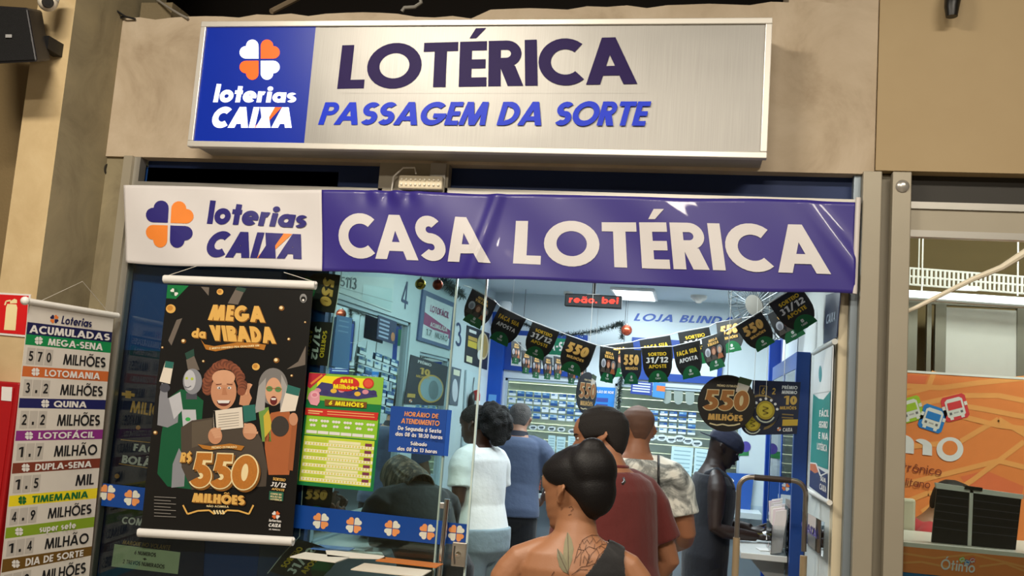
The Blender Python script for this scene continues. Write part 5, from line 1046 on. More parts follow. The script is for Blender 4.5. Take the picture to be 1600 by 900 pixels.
b = B(); b.tube([fR(1277, 552, .016), fR(1311, 534, .016)], .012, M('c9ccc8', .4), 10); b.build('top_rod', gb); b = B(); b.tube([fR(1268, 767, .016), fR(1303, 786, .016)], .011, M('dcdcd6', .4), 10); b.build('bottom_rod', gb)
flat('caixa_board', 'dark blue board with pale letters high on the right wall', 'board', fR, [(1292, 461), (1315, 455), (1309, 527), (1288, 537)], M('1d2a4a', .4), lambda b, q: b.text('CAIXA', quad_sub(q, .15, .42, .85, .62), M('a9b6c6', .5), .001, .2, .2))
flat('white_board', 'white board above the blue cabinet on the right wall', 'board', fR, [(1222, 500), (1250, 490), (1246, 562), (1217, 577)], M('d9e3e8', .4), lambda b, q: b.poly(quad_sub(q, .0, .3, .18, .98), M('39467e', .5), .001))
b = B(fR); cr_ = [(1262, 797), (1300, 817), (1298, 872), (1262, 842)]; b.prism([fR(x, y, .03) for x, y in cr_], (.003, 0, 0), CLEAR); hs = b.build('wall_pocket'); tag(hs, 'clear wall pocket with violet print below the teal banner', 'holder'); b = B(fR); b.text('CAIXA', quad_sub(cr_, .05, .35, .75, .6), M('5a4a9a', .5), .034, .2); b.build('print', hs)
# hand truck handle in the doorway
ht = thing('hand_truck', 'bare steel hand truck with worn grips standing in the doorway', 'trolley', (.36, .47, 0)); hy = .45
L0, L1, R0, R1 = uy(1154, 770, hy), uy(1147, 1000, hy), uy(1259, 772, hy), uy(1262, 1000, hy); zt_ = uy(1205, 748, hy).z; xl, xr = L0.x, R0.x; zb = .18
STL, GRIP, PAINT = M('8f857a', .35, .85, vary=.15), M('3a2e28', .5, .3), M('a08a6a', .55, .2, vary=.15)
rc = .055; lt_ = V((xl, hy, zb)); zc = zt_-rc
def arcp(cx, cz, a0, a1): return [V((cx+rc*cos(radians(lerp(a0, a1, i/6))), hy, cz+rc*sin(radians(lerp(a0, a1, i/6))))) for i in range(7)]
b = B(); b.tube([(xl, hy, uy(1150, 845, hy).z)] + arcp(xl+rc, zc, 180, 90) + arcp(xr-rc, zc+.0, 90, 0) + [(xr, hy, uy(1260, 862, hy).z)], .0115, STL, 12); b.build('handle_loop', ht)
b = B(); b.tube([(xl+rc+.01, hy, zt_), (xr-rc-.01, hy, zt_)], .0135, GRIP, 12); b.build('grip', ht, 'dark taped grip')
for xx, py in ((xl, 840), (xr, 858)): b = B(); b.tube([(xx, hy, uy(1150, py, hy).z), (xx, hy, zb)], .0155, PAINT, 12); b.build('side_rail', ht, 'rail with worn beige paint')
for zz in (.35, .7): b = B(); b.tube([(xl, hy, zz), (xr, hy, zz)], .010, STL, 10); b.build('crossbar', ht)
b = B(); b.box(xl-.02, hy-.24, .02, xr+.02, hy, .028, STL); b.box(xl-.02, hy-.004, .02, xr+.02, hy+.004, .2, STL); b.build('toe_plate', ht)
for sx in (xl-.03, xr+.03): b = B(); b.lathe((sx-.015, hy+.06, .10), (1, 0, 0), [(.07, 0), (.1, .003), (.1, .027), (.07, .03)], M('17171a', .8), 20); b.build('wheel', ht)
b = B(); b.tube([(xl-.03, hy+.06, .10), (xr+.03, hy+.06, .10)], .01, STL, 8); b.build('axle', ht)

# ================================================================ TICKET OFFICE ON THE RIGHT
ORW, ORL, ORD = M('f28a48', .5), M('f8a85e', .5), M('ec7549', .5)
b = B(); b.box(.86, 2.05, 0, 3.0, 2.15, 4.0, M('75623f', .8, vary=.15, scale=2)); struct(b.build('wall_office_back'))
b = B(); b.box(.80, .3, 3.35, 3.0, 2.1, 3.42, M('8f7c56', .8)); struct(b.build('ceiling_office'))
b = B(); b.box(.61, .12, 0, .65, 2.1, 3.4, M('8d7f62', .8)); struct(b.build('wall_office_left'))
OYW = 1.6; zo = uy(1500, 587, OYW).z
b = B(); b.box(.80, OYW, 0, 3.0, OYW+.03, zo, ORW); b.box(.80, OYW-.004, zo, 3.0, OYW+.034, zo+.012, WHT); struct(b.build('wall_orange_panel'))
f = yplane(OYW); pn = thing('wall_graphic', 'orange wall graphic with three bus icons and white lettering', 'graphic', uy(1500, 760, OYW))
b = B(f)
for k, pts in enumerate(([(1400, 602), (1470, 606), (1530, 598), (1610, 590)], [(1400, 618), (1450, 606), (1460, 580)], [(1400, 640), (1500, 618), (1560, 618), (1620, 630)], [(1480, 630), (1540, 640), (1620, 655)], [(1400, 700), (1500, 690), (1560, 655), (1620, 690)], [(1400, 760), (1480, 740), (1560, 720), (1620, 735)], [(1440, 800), (1520, 750), (1600, 690)], [(1500, 650), (1560, 665), (1620, 672)], [(1400, 790), (1450, 770), (1560, 790)])): b.line(pts, 8, ORL, .001+.0002*k)
for q in ([(1500, 745), (1540, 735), (1600, 760), (1590, 790), (1520, 770)], [(1408, 584), (1450, 587), (1445, 600), (1407, 600)]): b.poly(q, ORD, .0008)
b.build('streaks', pn)
def bus(x, y, s, rot, m, l=.004):
    g = B(f); R = lambda u, v: (x+s*(u*cos(rot)-v*sin(rot)), y+s*(u*sin(rot)+v*cos(rot)))
    P = lambda pts, m_, k: g.poly([R(*p) for p in pts], m_, l+k)
    P([(-1, -.8), (-.8, -1), (.8, -1), (1, -.8), (1, .8), (.8, 1), (-.8, 1), (-1, .8)], m, 0)
    P([(-.72, -.6), (-.5, -.78), (.5, -.78), (.72, -.6), (.74, .6), (.6, .72), (-.6, .72), (-.74, .6)], WHT, .001); P([(-.56, -.48), (.56, -.48), (.58, .12), (-.58, .12)], m, .002)
    for u in (-.45, .45): P([(u-.1, .3), (u+.1, .3), (u+.1, .5), (u-.1, .5)], M('6d6a70', .5), .002); P([(u-.14, .7), (u+.14, .7), (u+.14, .9), (u-.14, .9)], WHT, .0015); P([(u*2-.12, -.3), (u*2+.12, -.3), (u*2+.12, 0), (u*2-.12, 0)], WHT, .0025)
    P([(-.2, .34), (.2, .34), (.2, .46), (-.2, .46)], M('b9b4b4', .5), .002); return g
for x, y, s_, r_2, m_ in ((1422, 640, 19, -.28, M('a9cb2e', .5)), (1457, 654, 19.5, .32, M('1f80d2', .5)), (1492, 637, 19.5, -.25, M('e23b45', .5))): bus(x, y, s_, r_2, m_).build('bus_icon', pn)
b = B(f); WL = M('ece8ea', .4)
b.text('m', [(1400, 664), (1456, 680), (1456, 712), (1398, 706)], WL, .004, .26); b.disc(1484, 702, 21, 19, WL, .004); b.disc(1484, 700, 12, 11.5, ORW, .0046); b.build('white_letters', pn)
b = B(f); BR = M('8a3a24', .5); b.text('eletrônico', [(1385, 719), (1472, 730), (1470, 743), (1384, 732)], BR, .004, .13); b.text('metropolitano', [(1352, 739), (1454, 751), (1452, 763), (1350, 751)], BR, .004, .13); b.build('brown_letters', pn)
# glazed partition above the orange panel
pt = thing('partition_frame', 'grey framed partition with white panels above the orange wall', 'partition', uy(1530, 590, OYW+.2)); PYY = OYW+.18
b = B(); GF = M('8d897e', .4, .4)
for x0_, x1_ in ((1416, 1432), (1447, 1454), (1460, 1477), (1588, 1600)):
    p0, p1 = uy(x0_, 520, PYY), uy(x1_, 520, PYY); b.box(p0.x, PYY-.02, 0, p1.x, PYY+.02, uy(1500, 478, PYY).z, GF)
b.box(.9, PYY-.021, uy(1500, 478, PYY).z, 3.0, PYY+.021, uy(1500, 470, PYY).z, GF); b.build('frame', pt)
b = B(); p0, p1 = uy(1476, 480, PYY), uy(1588, 585, PYY); b.box(p0.x, PYY-.004, .6, p1.x, PYY+.004, p0.z, M('d5d3d0', .5)); b.build('panel', pt); b = B(); p0 = uy(1412, 500, PYY); p1 = uy(1424, 500, PYY); b.box(p0.x-.1, PYY-.004, .6, p1.x+.02, PYY+.004, uy(1420, 478, PYY).z, M('c9ccce', .4)); b.build('panel', pt)
# tube lamp, cable tray, white curve modelled after a tape reflection
TL = M('ffffff', .3, emit=2.2, vary=0)
tl = thing('tube_lamp', 'long glowing tube lamp inside the office on the right', 'lamp', uy(1500, 465, 1.1)); b = B(); b.tube([uy(1395, 457, 1.1), uy(1640, 473, 1.1)], .018, TL, 12); b.build('tube', tl); b = B(); b.tube([uy(1395, 463, 1.12), uy(1640, 480, 1.12)], .014, WHT, 8); b.build('batten', tl)
p = uy(1512, 451, 1.1); b = B(); b.box(p.x-.05, 1.08, p.z-.008, p.x+.05, 1.13, p.z+.012, WHT); b.build('clip', tl)
for px in (1440, 1590): b = B(); q_ = uy(px, 462, 1.12); b.tube([q_, V((q_.x, q_.y, 3.36))], .004, WHT, 6); b.build('hanger', tl)
tr = thing('cable_tray', 'perforated white cable tray running above the tube lamp', 'tray', uy(1500, 440, 1.5)); b = B(); ta, tb = uy(1400, 430, 1.5), uy(1640, 449, 1.5); hh = .045
for dz in (-hh, 0, hh): b.tube([ta+V((0, 0, dz)), tb+V((0, 0, dz))], .006, WHT, 6)
n = 34
for i in range(n+1): c = ta.lerp(tb, i/n); b.tube([c+V((0, 0, -hh)), c+V((0, 0, hh))], .007, WHT, 6)
b.build('rail', tr)
for u in (.15, .85): b = B(); c = ta.lerp(tb, u); b.tube([c+V((0, .0, hh)), V((c.x, c.y, 3.36))], .004, WHT, 6); b.build('hanger', tr)
cable('tape_reflection', 'solid white copy of a tape reflection across the office glass at the right edge', [uy(1411, 489, .01), uy(1432, 480, .01), uy(1470, 461, .0), uy(1520, 436, -.01), uy(1565, 418, -.02), uy(1600, 396, -.03), uy(1640, 370, -.04)], [.007, .008, .009, .01, .012, .015, .016], M('e6dcc4', .5))  # solid curve put where the glass only mirrors a tape
# counter with orange fascia
z1_, z0_ = uy(1395, 852, .1).z, uy(1394, 892, .1).z
ct = thing('ticket_counter', 'ticket counter with an orange front band and blue base on the right', 'counter', (1.6, .3, 0))
b = B(); b.box(.81, .10, z0_, 2.6, .115, z1_, ORW); b.build('front_band', ct); b = B(); b.box(.81, .10, z1_, 2.6, .62, z1_+.016, M('e8e2d8', .4)); b.build('worktop', ct); b = B(); b.box(.81, .104, 0, 2.6, .14, z0_, M('1d6fa8', .4)); b.build('base', ct)
f = yplane(.10); b = B(f)
for k, pts in enumerate(([(1395, 862), (1460, 872), (1520, 866), (1610, 888)], [(1395, 880), (1440, 878), (1500, 890)], [(1530, 885), (1570, 880), (1610, 896)])): b.line(pts, 3.2, ORL, .001+.0003*k)
b.text('Ótimo', [(1471, 873), (1524, 878.5), (1522, 895), (1469, 889)], WL, .003, .17); b.build('lettering', ct, 'white letters Ótimo')
for x, y, r_2, m_ in ((1503, 874.5, -.3, M('a9cb2e', .5)), (1511, 879, .3, M('1f80d2', .5)), (1519, 875.5, -.3, M('e23b45', .5))): bus(x, y, 4.2, r_2, m_, .003).build('bus_icon', ct)
# pair of black display boards on the counter
bd = thing('display_board', 'pair of black display boards with a white top rail standing on the ticket counter', 'board', uy(1525, 860, .2)); f = yplane(.2)
for q in ([(1464, 763), (1514, 769), (1511, 861), (1455, 853)], [(1521, 770), (1596, 780), (1586, 868), (1517, 862)]):
    b = B(f); b.prism([f(x, y, 0) for x, y in q], (0, .012, 0), M('171519', .35)); g = [.12, .25, .38, .52, .66]
    for k in g: qq = quad_sub(q, .02, k, .98, k+.012); b.poly(qq, M('4a4650', .4), .001)
    b.build('board', bd)
b = B(f); b.prism([f(x, y, .004) for x, y in ((1461, 754), (1599, 773), (1598, 780), (1463, 763))], (0, .02, 0), WHT); b.build('top_rail', bd); b = B(f); b.prism([f(x, y, .004) for x, y in ((1515, 765), (1520.5, 766), (1517, 863), (1511, 862))], (0, .02, 0), WHT); b.build('centre_post', bd)
b = B(f); b.prism([f(x, y, .014) for x, y in ((1507, 758.5), (1534, 762), (1533, 767), (1506, 764))], (0, .03, 0), BLACK); b.build('clip', bd)
b = B(); p0, p1 = uy(1398, 771, .65), uy(1430, 783, .65); 
for xa_, xb_, nm in ((.81, p1.x, 1),): b.box(xa_, .63, 0, xb_, .66, p1.z+.01, M('d3c8b2', .5, vary=.08, scale=3))
tag(b.build('divider_panel', bevel=.012), 'pale wooden divider panel beside the grey post in the office', 'panel')
b = B(); p0 = uy(1428, 820, 1.2); b.box(.81, 1.4, .98, 2.4, 1.58, 1.01, M('e4ded2', .5)); b.box(.81, 1.54, 0, 2.4, 1.58, .98, M('cfc5b4', .5)); tag(b.build('back_desk'), 'white desk against the orange wall in the office', 'desk')
b = B(); c = uy(1433, 838, 1.42); b.box(c.x-.07, 1.41, 1.01, c.x+.05, 1.52, 1.08, M('3a3a3c', .5)); b.box(c.x-.07, 1.41, 1.08, c.x+.05, 1.52, 1.10, WHT); tag(b.build('printer'), 'small black and white printer on the white office desk', 'printer')

# ================================================================ PEOPLE
def itp(tab, t):
    for (a, va), (b_, vb) in zip(tab, tab[1:]):
        if t <= b_: k = (t-a)/(b_-a) if b_ > a else 0; k = k*k*(3-2*k)*.5+k*.5; return va+(vb-va)*k
    return tab[-1][1]
FRONT = [(0, .045), (.04, .078), (.11, .092), (.18, .087), (.23, .095), (.27, .092), (.30, .096), (.35, .092), (.46, .092), (.51, .088), (.57, .097), (.68, .097), (.80, .084), (.91, .055), (1, .0)]
BACK = [(0, -.005), (.1, -.03), (.2, -.062), (.3, -.080), (.4, -.091), (.55, -.102), (.7, -.103), (.82, -.090), (.92, -.060), (1, 0)]
WIDE = [(0, .024), (.05, .038), (.12, .049), (.22, .058), (.35, .066), (.5, .072), (.62, .077), (.72, .076), (.82, .067), (.92, .045), (1, .0)]
HH = .232
def head_pt(t, th, pad=0.0, nose=1.0):
    """t 0 chin .. 1 crown, th angle: 0 front, +pi/2 person's right"""
    f, bk, w_ = itp(FRONT, t), itp(BACK, t), itp(WIDE, t); c, s = cos(th), sin(th)
    ex = .82; cx = abs(c)**ex*(1 if c > 0 else -1); sx = abs(s)**ex*(1 if s > 0 else -1)
    mid = (f+bk)/2*.35; y = mid+(f-mid)*cx if c > 0 else mid+(mid-bk)*cx; x = w_*sx
    if c > 0 and nose:
        nt = max(0, 1-abs((t-.385)/.05)) if t < .385 else max(0, 1-(t-.385)/.15)
        y += nose*.027*nt*exp(-(x/.0125)**2); y -= .009*exp(-((t-.50)/.035)**2)*exp(-((abs(x)-.032)/.014)**2)
        y += .004*exp(-((t-.245)/.018)**2)*exp(-(x/.024)**2); y += .004*exp(-((t-.285)/.012)**2)*exp(-(x/.022)**2); y -= .003*exp(-((t-.265)/.007)**2)*exp(-(x/.024)**2)
    p = V((x, y, t*HH))
    if pad: n_ = V((sx*w_, (y-mid), (t-.5)*.12)); p += n_.normalized()*pad if n_.length > 1e-6 else V((0, 0, pad))
    return p
def head_mesh(b, m, T, nz=44, nt=52, pad=None, nose=1.0):
    vs = []; fs = []
    for i in range(nz+1):
        t = i/nz; t = .5-.5*cos(pi*t) if pad else t
        t = min(max(t, .002), .998)
        for k in range(nt): th = 2*pi*k/nt; vs.append(T(head_pt(t, th, pad(t, th) if pad else 0.0, nose)))
    for i in range(nz):
        for k in range(nt): fs.append((i*nt+k, i*nt+(k+1) % nt, (i+1)*nt+(k+1) % nt, (i+1)*nt+k))
    fs += [tuple(range(nt-1, -1, -1)), tuple(range(nz*nt, nz*nt+nt))]
    b.mesh(vs, fs, m, True)
def ell_loft(b, secs, T, m, n=28, p=1.0):
    """secs: z, half width, half depth, y offset, x offset"""
    vs = []; fs = []
    for s in secs:
        z, a, d, yo = s[:4]; xo = s[4] if len(s) > 4 else 0
        for k in range(n):
            th = 2*pi*k/n; c, q = cos(th), sin(th); c = abs(c)**p*(1 if c > 0 else -1); q = abs(q)**p*(1 if q > 0 else -1); vs.append(T(V((xo+a*c, yo+d*q, z))))
    for i in range(len(secs)-1):
        for k in range(n): fs.append((i*n+k, i*n+(k+1) % n, (i+1)*n+(k+1) % n, (i+1)*n+k))
    fs += [tuple(range(n-1, -1, -1)), tuple(range((len(secs)-1)*n, len(secs)*n))]
    b.mesh(vs, fs, m, True)
def remeshed(b, name, parent, m, voxel, smooth=6, label=None, disp=None):
    """union of all the pieces in b as ONE continuous surface"""
    me = bpy.data.meshes.new('tmp'); off = wloc(parent) if parent else V((0, 0, 0))
    me.from_pydata([p-off for p in b.v], [], b.f); bm = bmesh.new(); bm.from_mesh(me); bmesh.ops.recalc_face_normals(bm, faces=bm.faces); bm.to_mesh(me); bm.free()
    o = bpy.data.objects.new('tmp', me); COL.objects.link(o)
    r = o.modifiers.new('r', 'REMESH'); r.mode = 'VOXEL'; r.voxel_size = voxel; r.use_smooth_shade = True
    sm = o.modifiers.new('s', 'SMOOTH'); sm.iterations = smooth; sm.factor = .5
    dg = bpy.context.evaluated_depsgraph_get(); dg.update(); new = bpy.data.meshes.new_from_object(o.evaluated_get(dg)); bpy.data.objects.remove(o); bpy.data.meshes.remove(me)
    new.name = name; new.materials.clear(); new.materials.append(m)
    for p in new.polygons: p.use_smooth = True; p.material_index = 0
    q = bpy.data.objects.new(name, new); COL.objects.link(q)
    if parent: q.parent = parent
    if label: q['label'] = label
    return q
MT = [(.80, .105, .085, 0), (.87, .160, .112, -.008), (.95, .166, .116, -.008), (1.05, .152, .104, 0), (1.12, .150, .102, .004), (1.22, .162, .110, .004), (1.32, .178, .117, 0), (1.38, .182, .110, -.008), (1.425, .160, .090, -.016), (1.455, .110, .074, -.018), (1.485, .070, .064, -.014), (1.52, .059, .060, -.006), (1.60, .056, .058, .002)]
FT = [(.80, .11, .09, 0), (.87, .172, .125, -.014), (.94, .176, .125, -.014), (1.05, .146, .104, -.002), (1.12, .140, .100, .004), (1.22, .150, .108, .006), (1.32, .162, .114, .004), (1.38, .164, .104, -.008), (1.425, .142, .084, -.016), (1.455, .098, .068, -.018), (1.485, .064, .060, -.014), (1.52, .056, .056, -.006), (1.60, .053, .055, .002)]
def thicken(tab, k): return [(z, a*k, d*k, y) if z < 1.44 else (z, a*(1+(k-1)*.5), d*(1+(k-1)*.5), y) for z, a, d, y in tab]
class Person:
    def __init__(s, label, head_px, Yh, rz, hyaw=0.0, hpitch=0.0, lean=0.0, fem=False, girth=1.0, arms=None, skin='8a5a3c', voxel=.006, sit=False, headk=1.0, stature=None, skin_mat=None):
        s.rz, s.lean, s.fem, s.girth, s.sit = radians(rz), radians(lean), fem, girth, sit
        s.hy, s.hp = radians(hyaw), radians(hpitch); s.hk = headk
        s.S = 1.0; s.base = V((0, 0, 0)); hl = s.L(V((0, s.HC().y, s.HC().z)))
        tgt = uy(head_px[0], head_px[1], Yh)
        s.S = tgt.z/hl.z if stature is None else stature/1.72
        d = s.W(s.HC()); s.base = V((tgt.x-d.x, tgt.y-d.y, 0 if stature is None else tgt.z-d.z))
        s.skin = skin_mat or M(skin, .5, vary=.06, scale=9); s.voxel = voxel
        s.t = thing('person', label, 'person', V((s.base.x, s.base.y, max(0, s.base.z)))); s.arms = arms or {}; s.voxel = voxel
        s.body()
    def HC(s): return V((0, .012, 1.597))
    def L(s, p):
        p = V(p)
        if s.lean and p.z > .82:
            k = min(1, max(0, (p.z-.82)/.28)); a = s.lean*k*k*(3-2*k); q = V((p.x, p.y, p.z-.95)); p = V((q.x, q.y*cos(a)+q.z*sin(a), .95+q.z*cos(a)-q.y*sin(a)))
        return p
    def W(s, p): q = s.L(p)*s.S; return s.base+V((q.x*cos(s.rz)-q.y*sin(s.rz), q.x*sin(s.rz)+q.y*cos(s.rz), q.z))
    def H(s, p):
        """head-local (chin at 0) to world"""
        p = V(p)*s.hk; q = V((p.x, p.y, p.z-.06)); c, n_ = cos(s.hp), sin(s.hp); q = V((q.x, q.y*c+q.z*n_, q.z*c-q.y*n_)); c, n_ = cos(s.hy), sin(s.hy); q = V((q.x*c-q.y*n_, q.x*n_+q.y*c, q.z))
        return s.W(V((0, .014, 1.483+.06))+q)
    def tube(s, b, pts, rs, n=16): b.tube([s.W(p) for p in pts], [r*s.S for r in rs], s.skin, n)
    def armpts(s, sd):
        a = s.arms.get(sd, {}); sg = 1 if sd == 'r' else -1; w_ = (.176 if s.fem else .190)*(1+(s.girth-1)*.6)
        S_ = V((sg*w_, -.014, 1.372)); E = V(a.get('e', (sg*(w_+.045), -.03, 1.12))); Wr = V(a.get('w', (sg*(w_+.05), .05, .87))); return S_, E, Wr
    def limb(s, sd, pad=0.0):
        S_, E, Wr = s.armpts(sd); k = (.86 if s.fem else 1.0)*(1+(s.girth-1)*.7)
        sg = 1 if sd == 'r' else -1
        n0, n1, n2 = V((sg*.045, -.016, 1.448)), V((S_.x*.52, -.018, 1.432)), V((S_.x*.86, -.016, 1.398)); out = S_.lerp(E, .10)+V((sg*.004, 0, 0))
        path = [n0, n1, n2, S_+V((0, 0, -.012)), out.lerp(E, .05), S_.lerp(E, .35), S_.lerp(E, .68), E.lerp(S_, .06), E.lerp(Wr, .22), E.lerp(Wr, .55), Wr]
        return path, [r*k+pad for r in (.036, .040, .050, .056, .056, .052, .046, .040, .042, .036, .027)]
    def hand(s, b, sd):
        S_, E, Wr = s.armpts(sd); d = (Wr-E).normalized(); a = s.arms.get(sd, {}); up = V(a.get('n', (-1 if sd == 'r' else 1, 0, 0))); n_ = (up-d*up.dot(d)).normalized(); x = d.cross(n_); curl = a.get('curl', .5); sg = 1 if sd == 'r' else -1; k = .88 if s.fem else 1.0
        c = Wr+d*.045*k
        ell = B(); ell.ball((0, 0, 0), 1, s.skin, 9); b.mesh([s.W(c+d*(v.x*.052*k)+x*(v.y*.041*k)+n_*(v.z*.016*k)) for v in ell.v], ell.f, s.skin, True)
        for i, (off, ln) in enumerate(((-.030, .068), (-.010, .078), (.010, .073), (.029, .058))):
            p = Wr+d*.078*k+x*off*k; pts = [Wr+d*.05*k+x*off*.8*k, p]; ang = 0
            for j, fr in enumerate((.42, .33, .25)): ang += curl*(.7 if j == 0 else 1.0); p = p+(d*cos(ang)+n_*sin(ang))*ln*fr*k; pts.append(p)
            b.tube([s.W(q) for q in pts], [r*s.S*k for r in (.010, .0095, .009, .0082, .0065)], s.skin, 8)
        p0 = Wr+d*.025*k-x*.03*k*1.0; p1 = p0+(d*.6-x*.75+n_*.25).normalized()*.035*k; p2 = p1+(d*.85-x*.2+n_*.45).normalized()*.03*k; p3 = p2+(d*.9+n_*.4).normalized()*.022*k
        b.tube([s.W(q) for q in (p0, p1, p2, p3)], [r*s.S*k for r in (.014, .0115, .0095, .007)], s.skin, 8)
    def legpts(s, sg):
        if s.sit: return [V((sg*.085, -.02, .87)), V((sg*.10, .42, .90)), V((sg*.10, .43, .47))]
        return [V((sg*.088, 0, .86)), V((sg*.092, .015, .47)), V((sg*.095, -.02, .083))]
    def torso(s): return thicken(FT if s.fem else MT, s.girth)
    def body(s):
        b = B(); ell_loft(b, s.torso(), s.W, s.skin)
        for sd in 'lr': p, r = s.limb(sd); s.tube(b, p, r); s.hand(b, sd)
        for sg in (-1, 1):
            h, k_, a = s.legpts(sg); s.tube(b, [h+V((0, 0, .03)), h.lerp(k_, .3), h.lerp(k_, .75), k_, k_.lerp(a, .25), k_.lerp(a, .6), a], [r*s.girth for r in (.088, .086, .062, .055, .057, .045, .036)])
            s.tube(b, [a+V((0, -.055, -.035)), a+V((0, 0, -.02)), a+V((0, .06, -.03)), a+V((0, .13, -.048)), a+V((0, .18, -.052))], [.026, .042, .038, .030, .018])
        head_mesh(b, s.skin, s.H)
        for sg in (-1, 1):      # ears
            pts = [(sg*(.071+.017*sin(pi*i/10)), -.004-.024*sin(pi*i/10*1.0)-.004+.012*cos(pi*i/10), HH*(.375+.20*i/10)) for i in range(11)]
            b.tube([s.H(p) for p in pts], .0056*s.S, s.skin, 7); e = B(); e.ball((0, 0, 0), 1, s.skin, 8); b.mesh([s.H((sg*.076+v.x*.005+sg*.25*(-.012-(-.012+v.y*.014)), -.012+v.y*.014, HH*.475+v.z*.025)) for v in e.v], e.f, s.skin, True)
            e2 = B(); e2.ball((0, 0, 0), 1, s.skin, 8); b.mesh([s.H((sg*.074+v.x*.007, -.003+v.y*.008, HH*.372+v.z*.011)) for v in e2.v], e2.f, s.skin, True)
        s.bodyo = remeshed(b, 'body', s.t, s.skin, s.voxel, 3)
    def face(s, brow='1a120d', lip='7a3f34', eye=True):
        b = B(); W_, I_ = M('e6e0d8', .3), M('20140e', .2)
        for sg in (-1, 1):
            e = B(); e.ball((0, 0, 0), 1, W_, 8); b.mesh([s.H((sg*.032+v.x*.0135, .0785+v.y*.006, HH*.505+v.z*.0055)) for v in e.v], e.f, W_, True); b.mesh([s.H((sg*.032+v.x*.006, .0815+v.y*.005, HH*.505+v.z*.0054)) for v in e.v], e.f, I_, True)
        b.build('eyes', s.t); b = B(); m = M(brow, .7)
        for sg in (-1, 1): b.tube([s.H((sg*x, y, HH*z)) for x, y, z in ((.014, .093, .565), (.030, .091, .583), (.046, .081, .575), (.053, .072, .560))], [.0028*s.S, .0042*s.S, .0036*s.S, .002*s.S], m, 6)
        b.build('eyebrows', s.t); b = B(); m = M(lip, .45)
        for z, r in ((.242, .0055), (.278, .0045)): b.tube([s.H((x, y, HH*z)) for x, y in ((-.024, .083), (-.012, .0955), (0, .099), (.012, .0955), (.024, .083))], [r*.4*s.S, r*s.S, r*s.S, r*s.S, r*.4*s.S], m, 8)
        b.build('lips', s.t)
    def hair(s, m, hl, thick=.014, extra=None, name='hair', voxel=None, smooth=3):
        """hl(th)-> hairline height (0..1) around the head"""
        rn = random.Random(2)
        def pad(t, th):
            a = abs(((th+pi) % (2*pi))-pi); k = (t-hl(a))/.09; k = min(1, max(0, k)); th_ = thick*(.45+.55*min(1, a/1.3)); return -.007+(th_+.007)*k*k*(3-2*k)
        b = B(); head_mesh(b, m, s.H, 40, 48, pad, 0.0)
        if extra: extra(s, b)
        return remeshed(b, name, s.t, m, (voxel or .006), smooth)
    def shirt(s, m, zhem=.86, sleeve=.52, pad=.014, loose=.012, neck=1.475, name='shirt', hem_out=.0, vneck=0.0, body_only=False, sl_pad=.016):
        b = B(); secs = [(z, a+pad+loose*(1.0 if z < 1.3 else .4), d+pad+loose*.8*(1.0 if z < 1.3 else .4), y) for z, a, d, y in s.torso() if zhem < z <= neck]
        z0 = secs[0]; secs = [(zhem, z0[1]+hem_out, z0[2]+hem_out, z0[3])] + secs
        secs = [(z, a-(.004 if z > 1.43 else 0), d-(.004 if z > 1.43 else 0), y) for z, a, d, y in secs]
        ell_loft(b, secs, s.W, m, 32)
        if not body_only:
            for sd in 'lr':
                p, r = s.limb(sd, sl_pad); S_, E, Wr = s.armpts(sd); q = S_.lerp(E, sleeve); pp = [V((p[0].x, p[0].y, p[0].z-.012))] + p[1:6] + ([p[6]] if sleeve > .8 else []) + [q]; rr = [r[0]-.006, r[1]-.004, r[2], r[3], r[4]+.002, r[5]+.004] + ([r[6]+.004] if sleeve > .8 else []) + [r[6]+.012]
                b.tube([s.W(x) for x in pp], [x*s.S for x in rr], m, 18)
        return remeshed(b, name, s.t, m, max(.007, s.voxel), 4)
    def trousers(s, m, zw=.96, name='trousers', pad=.012, bottom=.06, short=None):
        b = B(); secs = [(z, a+pad, d+pad, y) for z, a, d, y in s.torso() if z <= zw+.001]; l = secs[-1]; secs.append((zw+.012, l[1], l[2], l[3])); ell_loft(b, secs, s.W, m, 28)
        for sg in (-1, 1):
            h, k_, a = s.legpts(sg); e = a+V((0, 0, bottom-.06)) if short is None else h.lerp(k_, short); pts = [h+V((0, 0, .03)), h.lerp(k_, .3), h.lerp(k_, .75)]; rr = [.098, .096, .078]
            if short is None: pts += [k_, k_.lerp(a, .5), e]; rr += [.072, .066, .058]
            else: pts += [e]; rr += [.075]
            b.tube([s.W(p) for p in pts], [(r*s.girth)*s.S for r in rr], m, 18)
        return remeshed(b, name, s.t, m, .009, 4)
    def shoes(s, m):
        for sg in (-1, 1):
            h, k_, a = s.legpts(sg); b = B(); b.tube([s.W(a+V((0, y, z))) for y, z in ((-.068, -.03), (-.03, -.02), (.03, -.022), (.10, -.035), (.17, -.042), (.2, -.045))], [r*s.S for r in (.034, .048, .048, .042, .036, .02)], m, 14)
            b.v = [V((p.x, p.y, max(p.z, .002+wloc(s.t).z))) for p in b.v]; b.build('shoe', s.t)
def fabric(h, bscale=9, bump=.5, vary=.06, rough=.85): return M(h, rough, vary=vary, bump=bump, bscale=bscale, scale=6, sheen=.15)
def short_hl(a): return .79 if a < .55 else (.79-(a-.55)*.42 if a < 1.2 else (.50 if a < 1.75 else max(.08, .50-(a-1.75)*.42)))

